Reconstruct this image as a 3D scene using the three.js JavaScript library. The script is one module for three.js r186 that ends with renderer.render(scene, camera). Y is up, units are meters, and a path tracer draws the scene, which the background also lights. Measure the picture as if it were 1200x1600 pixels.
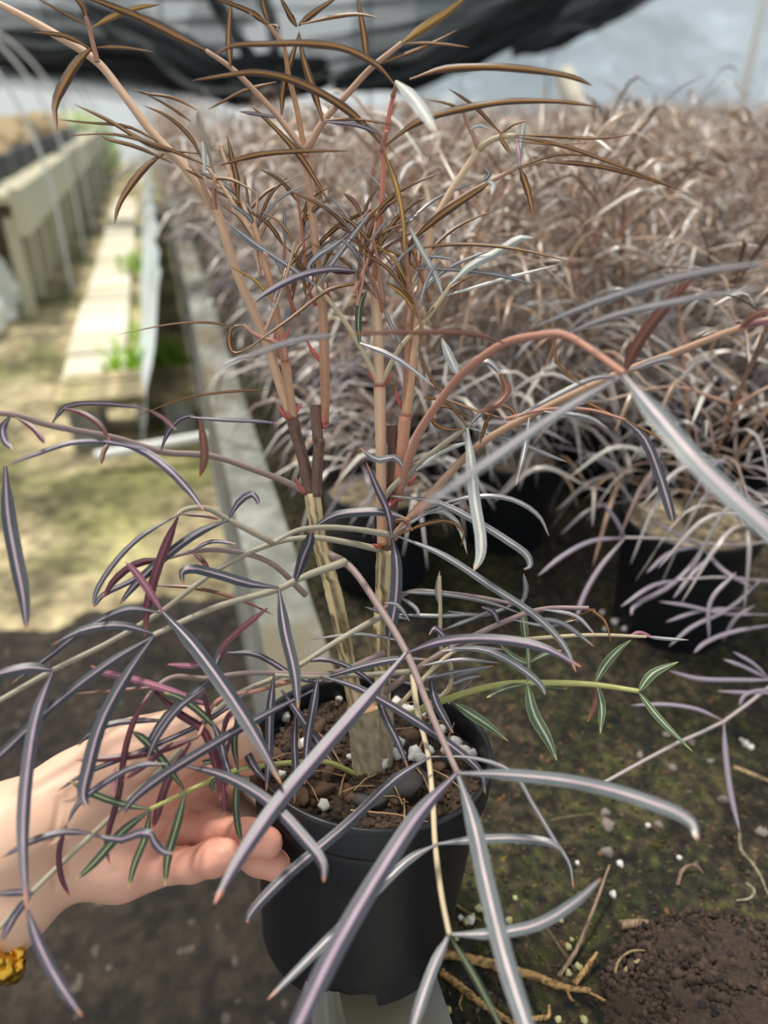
import * as THREE from 'three';
import { mergeGeometries, mergeVertices } from 'three/addons/utils/BufferGeometryUtils.js';

// ------------------------------------------------------------------ camera, sky, sun, exposure
const scene = new THREE.Scene();
const F = 1164, PITCH = 29 * Math.PI / 180, EYE = 0.43;          // focal length in pixels of the 1200 x 1600 frame
const camera = new THREE.PerspectiveCamera(2 * Math.atan(800 / F) * 180 / Math.PI, 0.75, 0.02, 60);
camera.position.set(0, EYE, 0);
camera.rotation.set(-PITCH, 0, 0);
camera.focus = 0.345;
camera.userData.fStop = 5.0;
camera.updateMatrixWorld();

const renderer = new THREE.WebGLRenderer();
renderer.toneMapping = THREE.LinearToneMapping;
renderer.toneMappingExposure = 1.12;
renderer.shadowMap.enabled = true;

const sky = (() => {                                              // bright overcast sky, whiter high up
  const w = 64, h = 32, d = new Float32Array(w * h * 4);
  for (let j = 0; j < h; j++) for (let i = 0; i < w; i++) {
    const el = (j + 0.5) / h * 2 - 1, k = (j * w + i) * 4, t = Math.max(0, Math.sin(el * Math.PI / 2));
    const b = 0.68 + 0.14 * t;
    d[k] = b * 0.97; d[k + 1] = b * 1.0; d[k + 2] = b * 1.02; d[k + 3] = 1;
  }
  const t = new THREE.DataTexture(d, w, h, THREE.RGBAFormat, THREE.FloatType);
  t.mapping = THREE.EquirectangularReflectionMapping; t.magFilter = THREE.LinearFilter; t.needsUpdate = true;
  return t;
})();
scene.background = sky; scene.environment = sky;

const sun = new THREE.DirectionalLight(new THREE.Color(1, 0.94, 0.84), 3.9);
sun.position.set(-0.5, 2.4, -1.0); sun.target.position.set(0, 0.1, -0.5);
sun.castShadow = true; sun.shadow.radius = 14; sun.shadow.mapSize.set(2048, 2048);
Object.assign(sun.shadow.camera, { left: -4, right: 4, top: 4, bottom: -4, near: 0.1, far: 12 });
scene.add(sun, sun.target);

// ------------------------------------------------------------------ helpers
let seed = 7;
const rnd = () => { seed = (seed * 1664525 + 1013904223) >>> 0; return seed / 4294967296; };
const rr = (a, b) => a + (b - a) * rnd();
const V3 = (x, y, z) => new THREE.Vector3(x, y, z);
const hash = (x, y, z) => { let h = (x * 374761393 + y * 668265263 + z * 2147483647) | 0; h = Math.imul(h ^ (h >>> 13), 1274126177); return ((h ^ (h >>> 16)) >>> 0) / 4294967296; };
const sm = t => t * t * (3 - 2 * t), lerp = (a, b, t) => a + (b - a) * t, clamp = (x, a = 0, b = 1) => Math.min(b, Math.max(a, x));
function noise(x, y, z = 0) {
  const X = Math.floor(x), Y = Math.floor(y), Z = Math.floor(z), u = sm(x - X), v = sm(y - Y), w = sm(z - Z);
  const c = (a, b) => lerp(lerp(hash(X, Y + a, Z + b), hash(X + 1, Y + a, Z + b), u), 0, 0);
  return lerp(lerp(c(0, 0), c(1, 0), v), lerp(c(0, 1), c(1, 1), v), w);
}
const fbm = (x, y, z = 0, n = 4) => { let s = 0, a = 0.5, t = 0; for (let i = 0; i < n; i++) { s += a * noise(x, y, z + i * 7); t += a; a *= 0.5; x *= 2.03; y *= 2.03; z *= 2.03; } return s / t; };
const C = (r, g, b) => new THREE.Color().setRGB(r / 255, g / 255, b / 255, THREE.SRGBColorSpace);
const mixC = (a, b, t) => a.clone().lerp(b, t);
// a point from the photograph's pixel and a depth along the lens axis (metres)
const RX = V3(1, 0, 0), UX = V3(0, Math.cos(PITCH), -Math.sin(PITCH)), FX = V3(0, -Math.sin(PITCH), -Math.cos(PITCH));
const at = (x, y, d) => V3(0, EYE, 0).addScaledVector(RX, (x - 600) / F * d).addScaledVector(UX, -(y - 800) / F * d).addScaledVector(FX, d);
const gp = (x, y, h = 0) => { const k = -((y - 800) / F) * UX.y + FX.y; return at(x, y, (h - EYE) / k); };   // where that sight line meets height h
const AZ = 15.7 * Math.PI / 180, HU = V3(-Math.sin(AZ), 0, -Math.cos(AZ)), HV = V3(Math.cos(AZ), 0, -Math.sin(AZ));   // along and across the greenhouse
const H = (u, v, y = 0) => V3(0, y, 0).addScaledVector(HU, u).addScaledVector(HV, v);
const uv_ = p => [p.dot(HU), p.dot(HV)];
const towardsEye = p => V3(0, EYE, 0).sub(p).normalize();

const used = {};
const numbered = n => { const k = used[n] = (used[n] ?? -1) + 1; return k ? `${n}_${String(k).padStart(3, '0')}` : n; };
function shadow(o) { o.traverse(m => { if (m.isMesh) { m.castShadow = true; m.receiveShadow = true; } }); return o; }
function thing(name, label, category, group, pos) {
  const g = new THREE.Group(); g.name = numbered(name); if (pos) g.position.copy(pos);
  g.userData = { label, category }; if (group) g.userData.group = group; scene.add(g); return g;
}
// geometry is given in world coordinates; root is the thing whose base the part is measured from
function part(name, geo, mat, parent, root = parent, label) {
  if (root && root.isGroup) geo.translate(-root.position.x, -root.position.y, -root.position.z);
  const m = new THREE.Mesh(geo, mat); m.name = name; if (label) m.userData.label = label; m.castShadow = m.receiveShadow = true; parent.add(m); return m;
}
function single(name, geo, mat, label, category, group, pos, kind) {
  const m = new THREE.Mesh(geo, mat); m.name = numbered(name); if (pos) { geo.translate(-pos.x, -pos.y, -pos.z); m.position.copy(pos); }
  m.castShadow = m.receiveShadow = true; m.userData = { label, category }; if (group) m.userData.group = group; if (kind) m.userData.kind = kind; scene.add(m); return m;
}
function struct(name, geo, mat, label) { const m = new THREE.Mesh(geo, mat); m.name = name; m.userData = { kind: 'structure' }; if (label) m.userData.label = label; m.castShadow = m.receiveShadow = true; scene.add(m); return m; }
function geom(pos, idx, col, uv) {
  const g = new THREE.BufferGeometry(); g.setAttribute('position', new THREE.Float32BufferAttribute(pos, 3));
  if (col) g.setAttribute('color', new THREE.Float32BufferAttribute(col, 3));
  if (uv) g.setAttribute('uv', new THREE.Float32BufferAttribute(uv, 2));
  g.setIndex(idx); g.computeVertexNormals(); return g;
}
function curvePts(pts, n) { return pts.length > 2 ? new THREE.CatmullRomCurve3(pts, false, 'centripetal').getPoints(n) : Array.from({ length: n + 1 }, (_, i) => pts[0].clone().lerp(pts[1], i / n)); }

// a leaf blade: a narrow keeled strap along pts with a coloured midrib, waved margins and a tip of its own colour
function blade(pts, width, o) {
  const n = pts.length - 1, pos = [], col = [], idx = [];
  const X = o.coarse ? [-1, 0, 1] : [-1, -0.86, -0.22, -0.12, 0.12, 0.22, 0.86, 1], m = X.length;
  const rib = o.ribW ?? 1; let W = null;
  for (let i = 0; i <= n; i++) {
    const t = i / n, T = pts[Math.min(n, i + 1)].clone().sub(pts[Math.max(0, i - 1)]).normalize();
    const w0 = new THREE.Vector3().crossVectors(T, o.hint);
    if (W) { if (w0.lengthSq() < 0.02) w0.copy(W); w0.normalize(); if (w0.dot(W) < 0) w0.negate(); w0.lerp(W, 0.45).normalize(); } else w0.normalize();
    W = w0; const N = new THREE.Vector3().crossVectors(W, T).normalize(), tw = (o.twist ?? 0) * t;
    const Wd = W.clone().multiplyScalar(Math.cos(tw)).addScaledVector(N, Math.sin(tw)), Nd = N.clone().multiplyScalar(Math.cos(tw)).addScaledVector(W, -Math.sin(tw));
    const tp = o.taper ?? 0.6; let prof = Math.min(1, 0.3 + sm(clamp(t * 4)) * 0.7) * (t > tp ? Math.pow(clamp(1 - (t - tp) / (1 - tp)), 0.5) : 1) * (0.9 + 0.1 * Math.sin(Math.PI * t));
    prof = Math.max(prof, 0.05);
    if (o.lance) prof = Math.max(0.06, Math.pow(Math.sin(Math.PI * Math.pow(clamp(t * 0.985 + 0.015), 0.8)), 0.8));
    for (let j = 0; j < m; j++) {
      const x = X[j], ax = Math.abs(x);
      let hw = width * 0.5 * prof;
      if (o.wave && ax > 0.5) hw *= 1 + 0.09 * Math.sin(t * o.wave + (x > 0 ? 1.1 : 0));
      const lift = (ax < 0.2 ? 0.10 : ax < 0.3 ? 0.03 : 0.0) - (ax > 0.5 ? (o.fold ?? 0.22) * ax : 0.0);
      const off = (ax > 0.1 && ax < 0.3 && !o.coarse) ? Math.sign(x) * Math.min(ax * hw * rib, hw * 0.8) : x * hw;
      const p = pts[i].clone().addScaledVector(Wd, off).addScaledVector(Nd, lift * width * 0.5 * prof);
      pos.push(p.x, p.y, p.z);
      let c = (o.coarse ? x === 0 : ax < 0.2) ? o.rib : o.blade;
      if (ax > 0.95 && o.edge) c = o.edge;
      if (o.tip && t > 1 - (o.tipLen ?? 0.07)) c = mixC(c, o.tip, clamp((t - 1 + (o.tipLen ?? 0.07)) / (o.tipLen ?? 0.07) * 1.8));
      const k = (o.vary ? 0.86 + 0.28 * hash(i, j, o.vary) : 1);
      col.push(c.r * k, c.g * k, c.b * k);
      if (i < n && j < m - 1) { const a = i * m + j; idx.push(a, a + 1, a + m, a + 1, a + m + 1, a + m); }
    }
  }
  return geom(pos, idx, col);
}
// a tapering stalk; radius and colour follow the length
function stalk(pts, radii, color, o = {}) {
  const n = pts.length - 1, S = o.sides ?? 8, pos = [], col = [], idx = [];
  let A = null;
  for (let i = 0; i <= n; i++) {
    const t = i / n, T = pts[Math.min(n, i + 1)].clone().sub(pts[Math.max(0, i - 1)]).normalize();
    if (!A) A = Math.abs(T.y) < 0.9 ? V3(0, 1, 0) : V3(1, 0, 0);
    A = A.clone().addScaledVector(T, -A.dot(T)).normalize(); const B = new THREE.Vector3().crossVectors(T, A);
    const rf = t * (radii.length - 1), k = Math.min(radii.length - 2, Math.floor(rf)), r0 = radii.length > 1 ? lerp(radii[k], radii[k + 1], rf - k) : radii[0];
    for (let s = 0; s < S; s++) {
      const a = s / S * Math.PI * 2, r = r0 * (o.rough ? 1 + o.rough * (hash(s, o.ridge ? 0 : i, 5) - 0.5) + (o.rough * 0.6) * (hash(s, i, 9) - 0.5) : 1);
      const p = pts[i].clone().addScaledVector(A, Math.cos(a) * r).addScaledVector(B, Math.sin(a) * r); pos.push(p.x, p.y, p.z);
      const c = typeof color === 'function' ? color(t, s, i) : color; col.push(c.r, c.g, c.b);
      if (i < n) { const a0 = i * S + s, a1 = i * S + (s + 1) % S; idx.push(a0, a1, a0 + S, a1, a1 + S, a0 + S); }
    }
  }
  for (const [end, flip] of [[0, true], [n, false]]) {
    const p = pts[end], c = end && o.cap ? o.cap : typeof color === 'function' ? color(end ? 1 : 0, 0, end) : color, k = pos.length / 3, base = end * S;
    pos.push(p.x, p.y, p.z); col.push(c.r, c.g, c.b);
    if (o.cap && end) { for (let s = 0; s < S; s++) { pos.push(pos[(base + s) * 3], pos[(base + s) * 3 + 1], pos[(base + s) * 3 + 2]); col.push(c.r, c.g, c.b); } for (let s = 0; s < S; s++) idx.push(k, k + 1 + s, k + 1 + (s + 1) % S); }
    else for (let s = 0; s < S; s++) flip ? idx.push(k, base + (s + 1) % S, base + s) : idx.push(k, base + s, base + (s + 1) % S);
  }
  return geom(pos, idx, col);
}
function tex(n, f, srgb = true) {
  const d = new Uint8Array(n * n * 4);
  for (let j = 0; j < n; j++) for (let i = 0; i < n; i++) { const c = f(i / n, j / n, i, j), k = (j * n + i) * 4; d[k] = clamp(c[0], 0, 255); d[k + 1] = clamp(c[1], 0, 255); d[k + 2] = clamp(c[2], 0, 255); d[k + 3] = 255; }
  const t = new THREE.DataTexture(d, n, n); t.wrapS = t.wrapT = THREE.RepeatWrapping; t.magFilter = THREE.LinearFilter; if (srgb) t.colorSpace = THREE.SRGBColorSpace; t.needsUpdate = true; return t;
}
const withRepeat = (t, r) => { const c = t.clone(); c.repeat.set(r, r); c.needsUpdate = true; return c; };
// tileable noise on the unit square
const tn = (u, v, f, z) => { const X = u * f, Y = v * f, i = Math.floor(X), j = Math.floor(Y), a = sm(X - i), b = sm(Y - j), q = (p, r) => hash(((p % f) + f) % f, ((r % f) + f) % f, z); return lerp(lerp(q(i, j), q(i + 1, j), a), lerp(q(i, j + 1), q(i + 1, j + 1), a), b); };
const tf = (u, v, f, z, n = 4) => { let s = 0, a = 0.5, t = 0; for (let i = 0; i < n; i++) { s += a * tn(u, v, f << i, z + i); t += a; a *= 0.55; } return s / t; };

// ------------------------------------------------------------------ materials
const std = (o) => new THREE.MeshStandardMaterial({ side: THREE.DoubleSide, ...o });
const M = {
  leaf: std({ vertexColors: true, roughness: 0.42 }),
  bright: std({ vertexColors: true, roughness: 0.3 }),
  stem: std({ vertexColors: true, roughness: 0.55 }),
  bark: std({ vertexColors: true, roughness: 0.85 }),
  pot: new THREE.MeshPhysicalMaterial({ side: THREE.DoubleSide, color: C(30, 32, 34), roughness: 0.42 }),
  crumb: std({ vertexColors: true, roughness: 0.95 }),
  perlite: std({ color: C(214, 212, 206), roughness: 0.9 }),
  mossPerlite: std({ color: C(170, 170, 122), roughness: 0.9 }),
  stone: std({ color: C(120, 112, 104), roughness: 0.9 }),
  skin: new THREE.MeshPhysicalMaterial({ vertexColors: true, roughness: 0.5, sheen: 0.2, sheenColor: new THREE.Color(0.5, 0.3, 0.25), sheenRoughness: 0.6 }),
  nail: std({ color: C(226, 168, 150), roughness: 0.25 }),
  gold: std({ color: C(232, 180, 70), metalness: 1, roughness: 0.25 }),
  ivory: std({ color: C(240, 226, 205), roughness: 0.35 }),
  white: std({ color: C(225, 228, 226), roughness: 0.45 }),
  galv: std({ color: C(190, 198, 202), metalness: 0.2, roughness: 0.45 }),
  timber: std({ color: C(176, 172, 148), roughness: 0.85 }),
  dry: std({ color: C(168, 148, 116), roughness: 1 }),
  darkTray: std({ color: C(48, 54, 62), roughness: 0.6 }),
};
const soilTex = tex(1024, (u, v, i, j) => {
  const a = tf(u, v, 8, 1, 5), b = tf(u, v, 64, 20, 3), g = hash(i, j, 3), moss = clamp((tf(u, v, 5, 40, 4) - 0.36) * 5) * clamp((tf(u, v, 90, 60, 2) - 0.3) * 3);
  const l = 0.5 + 0.8 * (a - 0.5) + 1.9 * (b - 0.5) + 0.5 * (g - 0.5);
  let r = 10 + 56 * l, gg = 8 + 49 * l, bb = 4 + 36 * l;
  r = lerp(r, 18 + 42 * l, moss * 0.85); gg = lerp(gg, 21 + 46 * l, moss * 0.85); bb = lerp(bb, 3 + 20 * l, moss * 0.85);
  const sp = tn(u, v, 160, 77); if (sp > 0.9) { r += 50; gg += 34; bb += 18; }
  return [r, gg, bb];
});
const soilBump = tex(1024, (u, v, i, j) => { const k = 255 * (0.55 * tf(u, v, 64, 20, 4) + 0.3 * tf(u, v, 12, 5, 3) + 0.15 * hash(i, j, 4)); return [k, k, k]; }, false);
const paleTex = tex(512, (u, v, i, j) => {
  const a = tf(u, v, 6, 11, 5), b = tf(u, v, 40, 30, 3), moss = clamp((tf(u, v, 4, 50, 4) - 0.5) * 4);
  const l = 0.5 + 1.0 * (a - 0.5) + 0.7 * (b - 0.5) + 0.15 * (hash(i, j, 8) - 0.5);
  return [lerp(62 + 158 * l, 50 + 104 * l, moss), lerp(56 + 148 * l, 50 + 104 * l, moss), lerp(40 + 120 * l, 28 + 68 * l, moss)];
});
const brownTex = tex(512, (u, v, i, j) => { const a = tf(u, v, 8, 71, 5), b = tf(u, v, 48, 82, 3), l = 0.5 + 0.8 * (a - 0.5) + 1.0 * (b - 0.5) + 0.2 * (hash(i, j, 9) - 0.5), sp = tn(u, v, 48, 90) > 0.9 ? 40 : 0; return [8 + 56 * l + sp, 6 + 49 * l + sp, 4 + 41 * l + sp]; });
const concTex = tex(512, (u, v, i, j) => { const a = tf(u, v, 5, 101, 5), b = tf(u, v, 60, 112, 3), s = clamp((tf(u, v, 9, 130, 4) - 0.56) * 6), l = 120 + 80 * (a - 0.5) + 60 * (b - 0.5); return [lerp(l, 105, s), lerp(l + 2, 98, s), lerp(l - 4, 80, s)]; });
const potTex = tex(512, (u, v, i, j) => { const a = tf(u, v, 6, 201, 4), sp = tn(u, v, 128, 210), l = 12 + 13 * a + (sp > 0.93 ? 46 * (sp - 0.93) / 0.07 : 0) + (tn(u, v, 40, 220) > 0.94 ? 22 : 0); return [l - 1, l + 2, l + 6]; });
M.pot.map = potTex; M.pot.color.set(0xffffff);
M.mossSoil = std({ map: soilTex, roughness: 0.95, bumpMap: soilBump, bumpScale: 0.004 });
M.aisleShadeSoil = std({ map: brownTex, roughness: 0.95, bumpMap: soilBump, bumpScale: 0.004 });
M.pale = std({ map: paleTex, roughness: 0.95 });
M.concrete = std({ map: concTex, roughness: 0.85, bumpMap: concTex, bumpScale: 0.001 });

// a sheet over the (u, v) plane of the greenhouse with texture coordinates in metres
function sheetUV(u0, u1, v0, v1, nu, nv, height, scale = 1) {
  const pos = [], uv = [], idx = [];
  for (let i = 0; i <= nu; i++) for (let j = 0; j <= nv; j++) {
    const u = lerp(u0, u1, i / nu), v = lerp(v0, v1, j / nv), p = H(u, v, height(u, v)); pos.push(p.x, p.y, p.z); uv.push(u * scale, v * scale);
    if (i < nu && j < nv) { const a = i * (nv + 1) + j; idx.push(a, a + 1, a + nv + 1, a + 1, a + nv + 2, a + nv + 1); }
  }
  return geom(pos, idx, null, uv);
}
function boxUV(u0, u1, v0, v1, y0, y1, rough = 0, n = 1) {
  const parts = [], P = (u, v, y) => H(u, v, y), q = (a, b, c, d, su, sv) => { const pos = [], uv = [], idx = []; for (let i = 0; i <= n; i++) for (let j = 0; j <= 1; j++) { const e = a.clone().lerp(b, i / n), f = d.clone().lerp(c, i / n), p = e.lerp(f, j); pos.push(p.x, p.y, p.z); uv.push(su * i / n, sv * j); if (i < n && j < 1) { const k = i * 2; idx.push(k, k + 2, k + 1, k + 2, k + 3, k + 1); } } parts.push(geom(pos, idx, null, uv)); };
  const L = u1 - u0, w = v1 - v0, h = y1 - y0;
  q(P(u0, v0, y1), P(u1, v0, y1), P(u1, v1, y1), P(u0, v1, y1), L, w); q(P(u0, v0, y0), P(u1, v0, y0), P(u1, v1, y0), P(u0, v1, y0), L, w);
  q(P(u0, v0, y0), P(u1, v0, y0), P(u1, v0, y1), P(u0, v0, y1), L, h); q(P(u0, v1, y0), P(u1, v1, y0), P(u1, v1, y1), P(u0, v1, y1), L, h);
  q(P(u0, v0, y0), P(u0, v1, y0), P(u0, v1, y1), P(u0, v0, y1), w, h); q(P(u1, v0, y0), P(u1, v1, y0), P(u1, v1, y1), P(u1, v0, y1), w, h);
  return mergeGeometries(parts);
}

// ------------------------------------------------------------------ the place: bed, kerb, aisle, path
const LOW = -0.30;                                                // the aisle lies lower than the bed
const KV0 = 0.036, KV1 = 0.087, KTOP = 0.028;
const bedH = (u, v) => (v < KV1 + 0.02 ? 0 : 0.012 * (fbm(u * 9, v * 9, 3) - 0.5) + 0.010 * (fbm(u * 40, v * 40, 8) - 0.5));
struct('floor', sheetUV(-0.25, 1.5, KV1, 1.5, 260, 210, bedH, 2.4), M.mossSoil, 'dark mossy soil of the raised bed');
struct('floor_001', sheetUV(1.5, 9, KV1, 6, 20, 20, () => 0, 2.4), M.mossSoil, 'dark soil of the bed under the far plants');
struct('trim_1', boxUV(-0.3, 9, KV0, KV1, LOW, KTOP, 0, 40), M.concrete, 'grey weathered concrete kerb between bed and aisle');
const aisleH = (u, v) => LOW + 0.02 * (fbm(u * 7, v * 7, 13) - 0.5) + 0.012 * (fbm(u * 30, v * 30, 18) - 0.5);
struct('floor_002', sheetUV(-0.3, 1.45, -1.6, KV0, 160, 130, (u, v) => aisleH(u, v) - 0.06 * sm(clamp((u - 0.98 - 0.35 * (fbm(u * 3, v * 5, 77) - 0.5)) / 0.3)), 1.6), M.aisleShadeSoil, 'bare brown soil of the aisle, shade painted into its dark colour');  // near aisle: shade painted in as darker ground with an irregular edge
struct('floor_003', sheetUV(0.75, 12, -4, KV0, 160, 60, (u, v) => LOW - 0.016 + 0.014 * (fbm(u * 5, v * 5, 23) - 0.5), 1.1), M.pale, 'gravelly ground of the aisle with thin moss, sunlight painted into its pale colour');  // far aisle: sun patch painted in as paler ground

// ------------------------------------------------------------------ the potted plant in the hand
const POT = { R: 0.0600, r: 0.0505, h: 0.115 };
const potAxis = V3(0, 0, 0).addScaledVector(RX, 0.081).addScaledVector(UX, 0.937).addScaledVector(FX, -0.340).normalize();
const rimC = at(582, 1158, 0.365), potBase = rimC.clone().addScaledVector(potAxis, -POT.h);
const mainPlant = thing('potted_plant', 'tall thin-leaved purple plant in black pot, held up by the hand', 'plant', null, potBase);
const potFront = towardsEye(rimC); potFront.addScaledVector(potAxis, -potFront.dot(potAxis)).normalize();
const potSide = new THREE.Vector3().crossVectors(potAxis, potFront).normalize();      // to the right of the picture
const inPot = (r, a, y, base = potBase) => base.clone().addScaledVector(potAxis, y).addScaledVector(potFront, Math.cos(a) * r).addScaledVector(potSide, Math.sin(a) * r);
// wall of a pot as rings of (radius, height); the lowest ring can be notched
function ringsGeo(rings, seg, place, low) {
  const pos = [], idx = [], uv = [];
  rings.forEach(([r, y], k) => { for (let s = 0; s < seg; s++) { const a = s / seg * Math.PI * 2 - Math.PI; const p = place(r, a, low ? low(a, y) : y); pos.push(p.x, p.y, p.z); uv.push(a * 3, y * 50); if (k < rings.length - 1) { const i = k * seg + s, j = k * seg + (s + 1) % seg; idx.push(i, j, i + seg, j, j + seg, i + seg); } } });
  return geom(pos, idx, null, uv);
}
const wallR = y => lerp(POT.r, POT.R - 0.003, clamp(y / POT.h));
const notch = (a, y) => {                                          // scalloped drain openings round the foot
  let cut = 0; const t = ((a + 0.1 + Math.PI / 4 + Math.PI * 4) % (Math.PI / 2)) - Math.PI / 4;
  if (Math.abs(t) < 0.36) { cut = 0.008; for (const q of [-0.24, 0.0, 0.23]) { const e = (t - q) / 0.105; if (Math.abs(e) < 1) cut = Math.max(cut, 0.008 + 0.006 * Math.sqrt(1 - e * e)); } }
  return Math.max(y, cut * clamp(1 - y / 0.03));
};
{
  const outer = [0, 0.004, 0.009, 0.013, 0.018, 0.03, 0.05, 0.07, 0.0795, 0.0805, 0.092, 0.1005].map((y, i) => [wallR(y) + (y > 0.08 ? 0.0006 : 0), y]);
  const inner = [0.100, 0.06, 0.03, 0.018, 0.013, 0.009, 0.004, 0].map(y => [wallR(y) - 0.0016, y]);
  const pot = part('pot', ringsGeo([...outer, ...inner, outer[0]], 220, (r, a, y) => inPot(r, a, y), notch), M.pot, mainPlant, mainPlant, 'black plastic nursery pot');
  part('rim', ringsGeo([[0.0575, 0.0985], [0.0590, 0.0985], [0.0593, 0.1000], [0.0595, 0.1130], [0.0590, 0.1146], [0.0580, 0.115], [0.0566, 0.1142], [0.0562, 0.112], [0.0556, 0.098], [0.0575, 0.0985]], 96, (r, a, y) => inPot(r, a, y)), M.pot, pot, mainPlant);
  part('pot_floor', ringsGeo([[0.0002, 0.016], [0.05, 0.016]], 48, (r, a, y) => inPot(r, a, y)), M.pot, pot, mainPlant);
}
// potting soil: lumpy disc, bark, perlite
const SOIL = 0.1005;
const soilAt = (r, a) => inPot(r, a, SOIL + 0.006 * (fbm(r * Math.cos(a) * 90 + 9, r * Math.sin(a) * 90 + 9, 2) - 0.5) + 0.006 * (fbm(r * Math.cos(a) * 260 + 9, r * Math.sin(a) * 260 + 9, 4, 2) - 0.5));
const crumbC = [C(52, 38, 28), C(38, 30, 24), C(70, 52, 38), C(92, 72, 54)];
const soilPart = (() => {
  const pos = [], col = [], idx = [], nr = 40, ns = 120;
  for (let i = 0; i <= nr; i++) for (let s = 0; s < ns; s++) { const p = soilAt(0.0560 * i / nr, s / ns * Math.PI * 2); pos.push(p.x, p.y, p.z); const c = mixC(crumbC[1], crumbC[2], hash(i, s, 3)); col.push(c.r, c.g, c.b); if (i < nr) { const a = i * ns + s, b = i * ns + (s + 1) % ns; idx.push(a, b, a + ns, b, b + ns, a + ns); } }
  return part('potting_soil', geom(pos, idx, col), M.crumb, mainPlant, mainPlant, 'dark potting mix with bark and white perlite');
})();
function lumpGeo(r, k, det = 1, squash = [1, 1, 1]) {
  let g = new THREE.IcosahedronGeometry(r, det); g.deleteAttribute('uv'); g.deleteAttribute('normal'); g = mergeVertices(g);
  const p = g.attributes.position; for (let i = 0; i < p.count; i++) { const f = 0.72 + 0.56 * hash(i, k, 17); p.setXYZ(i, p.getX(i) * f * squash[0], p.getY(i) * f * squash[1], p.getZ(i) * f * squash[2]); }
  g.computeVertexNormals(); return g;
}
const lumps = [1, 2, 3, 4].map(k => lumpGeo(1, k)), crumbs = [5, 6, 7].map(k => lumpGeo(1, k, 0));
function place(mesh, p, s, sq = 1) { mesh.position.copy(p); mesh.rotation.set(rr(0, 6), rr(0, 6), rr(0, 6)); mesh.scale.set(s, s * sq, s * rr(0.7, 1)); }
{
  const cr = new THREE.InstancedMesh(crumbs[0], std({ color: 0xffffff, roughness: 0.95 }), 1500); cr.name = 'soil_crumbs'; cr.userData.kind = 'stuff'; const m4 = new THREE.Object3D();
  for (let i = 0; i < 1500; i++) { const r = 0.054 * Math.sqrt(rnd()), a = rr(0, 6.28); m4.position.copy(soilAt(r, a)).sub(potBase); m4.rotation.set(rr(0, 6), rr(0, 6), rr(0, 6)); m4.scale.setScalar(rr(0.0006, 0.0019)); m4.updateMatrix(); cr.setMatrixAt(i, m4.matrix); cr.setColorAt(i, mixC(crumbC[Math.floor(rr(0, 3.99))], crumbC[1], rnd() * 0.6)); }
  cr.castShadow = cr.receiveShadow = true; soilPart.add(cr);
  const spots = [[445, 1120], [475, 1165], [398, 1165], [620, 1098], [632, 1105], [640, 1112], [650, 1108], [662, 1115], [612, 1112], [605, 1165], [612, 1172], [622, 1178], [645, 1182], [655, 1185], [648, 1176], [710, 1163], [716, 1170], [728, 1172], [738, 1178], [596, 1190], [548, 1183], [690, 1140], [645, 1125], [668, 1100], [625, 1160], [506, 1258], [400, 1158], [600, 1122], [672, 1172], [695, 1172], [440, 1210], [530, 1092], [655, 1090], [420, 1150], [684, 1110]];
  spots.forEach(([x, y], i) => {                                     // sight line onto the soil plane
    const n = potAxis, c = potBase.clone().addScaledVector(n, SOIL + 0.0024), e = V3(0, EYE, 0), d = at(x, y, 1).sub(e), t = c.clone().sub(e).dot(n) / d.dot(n), p = e.addScaledVector(d, t);
    const m = new THREE.Mesh(lumps[i % 4], M.perlite); m.name = 'perlite'; place(m, p.sub(potBase), rr(0.0022, 0.0042) * (i > 20 ? 0.75 : 1), 0.9); m.castShadow = m.receiveShadow = true; soilPart.add(m);
  });
  const barkM = [std({ color: C(50, 46, 44), roughness: 0.8 }), std({ color: C(84, 62, 46), roughness: 0.9 })];
  [[625, 1235, 0.011, 0], [455, 1225, 0.005, 1], [500, 1235, 0.007, 1], [520, 1205, 0.006, 1], [560, 1250, 0.006, 0], [470, 1245, 0.006, 1], [660, 1215, 0.005, 0], [430, 1180, 0.006, 1], [680, 1200, 0.005, 1], [540, 1240, 0.006, 1], [590, 1255, 0.005, 0], [495, 1140, 0.006, 1], [700, 1190, 0.005, 0], [640, 1150, 0.006, 1]].forEach(([x, y, s, k], i) => {
    const n = potAxis, c = potBase.clone().addScaledVector(n, SOIL + 0.002), e = V3(0, EYE, 0), d = at(x, y, 1).sub(e), t = c.clone().sub(e).dot(n) / d.dot(n), p = e.addScaledVector(d, t);
    const m = new THREE.Mesh(lumps[(i + 1) % 4], barkM[k]); m.name = 'bark_chip'; m.position.copy(p.sub(potBase)); m.rotation.set(0.3, rr(-1, 1), 0.35); m.scale.set(s, s * 0.45, s * 0.6); m.castShadow = m.receiveShadow = true; soilPart.add(m);
  });
  // dry pine needles and straws on the soil
  for (let i = 0; i < 26; i++) { const a = rr(0, 6.28), r = rr(0.01, 0.045), b = a + rr(-0.9, 0.9), r2 = Math.min(0.056, r + rr(0.004, 0.022)); const p0 = soilAt(r, a).addScaledVector(potAxis, 0.002), p1 = soilAt(r2, b).addScaledVector(potAxis, 0.003 + rnd() * 0.006); part('dry_straw', stalk([p0, p0.clone().lerp(p1, 0.5).addScaledVector(potAxis, 0.002), p1], [0.0005, 0.0003], C(150, 118, 84), { sides: 5 }), M.stem, soilPart, mainPlant); }
}

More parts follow.
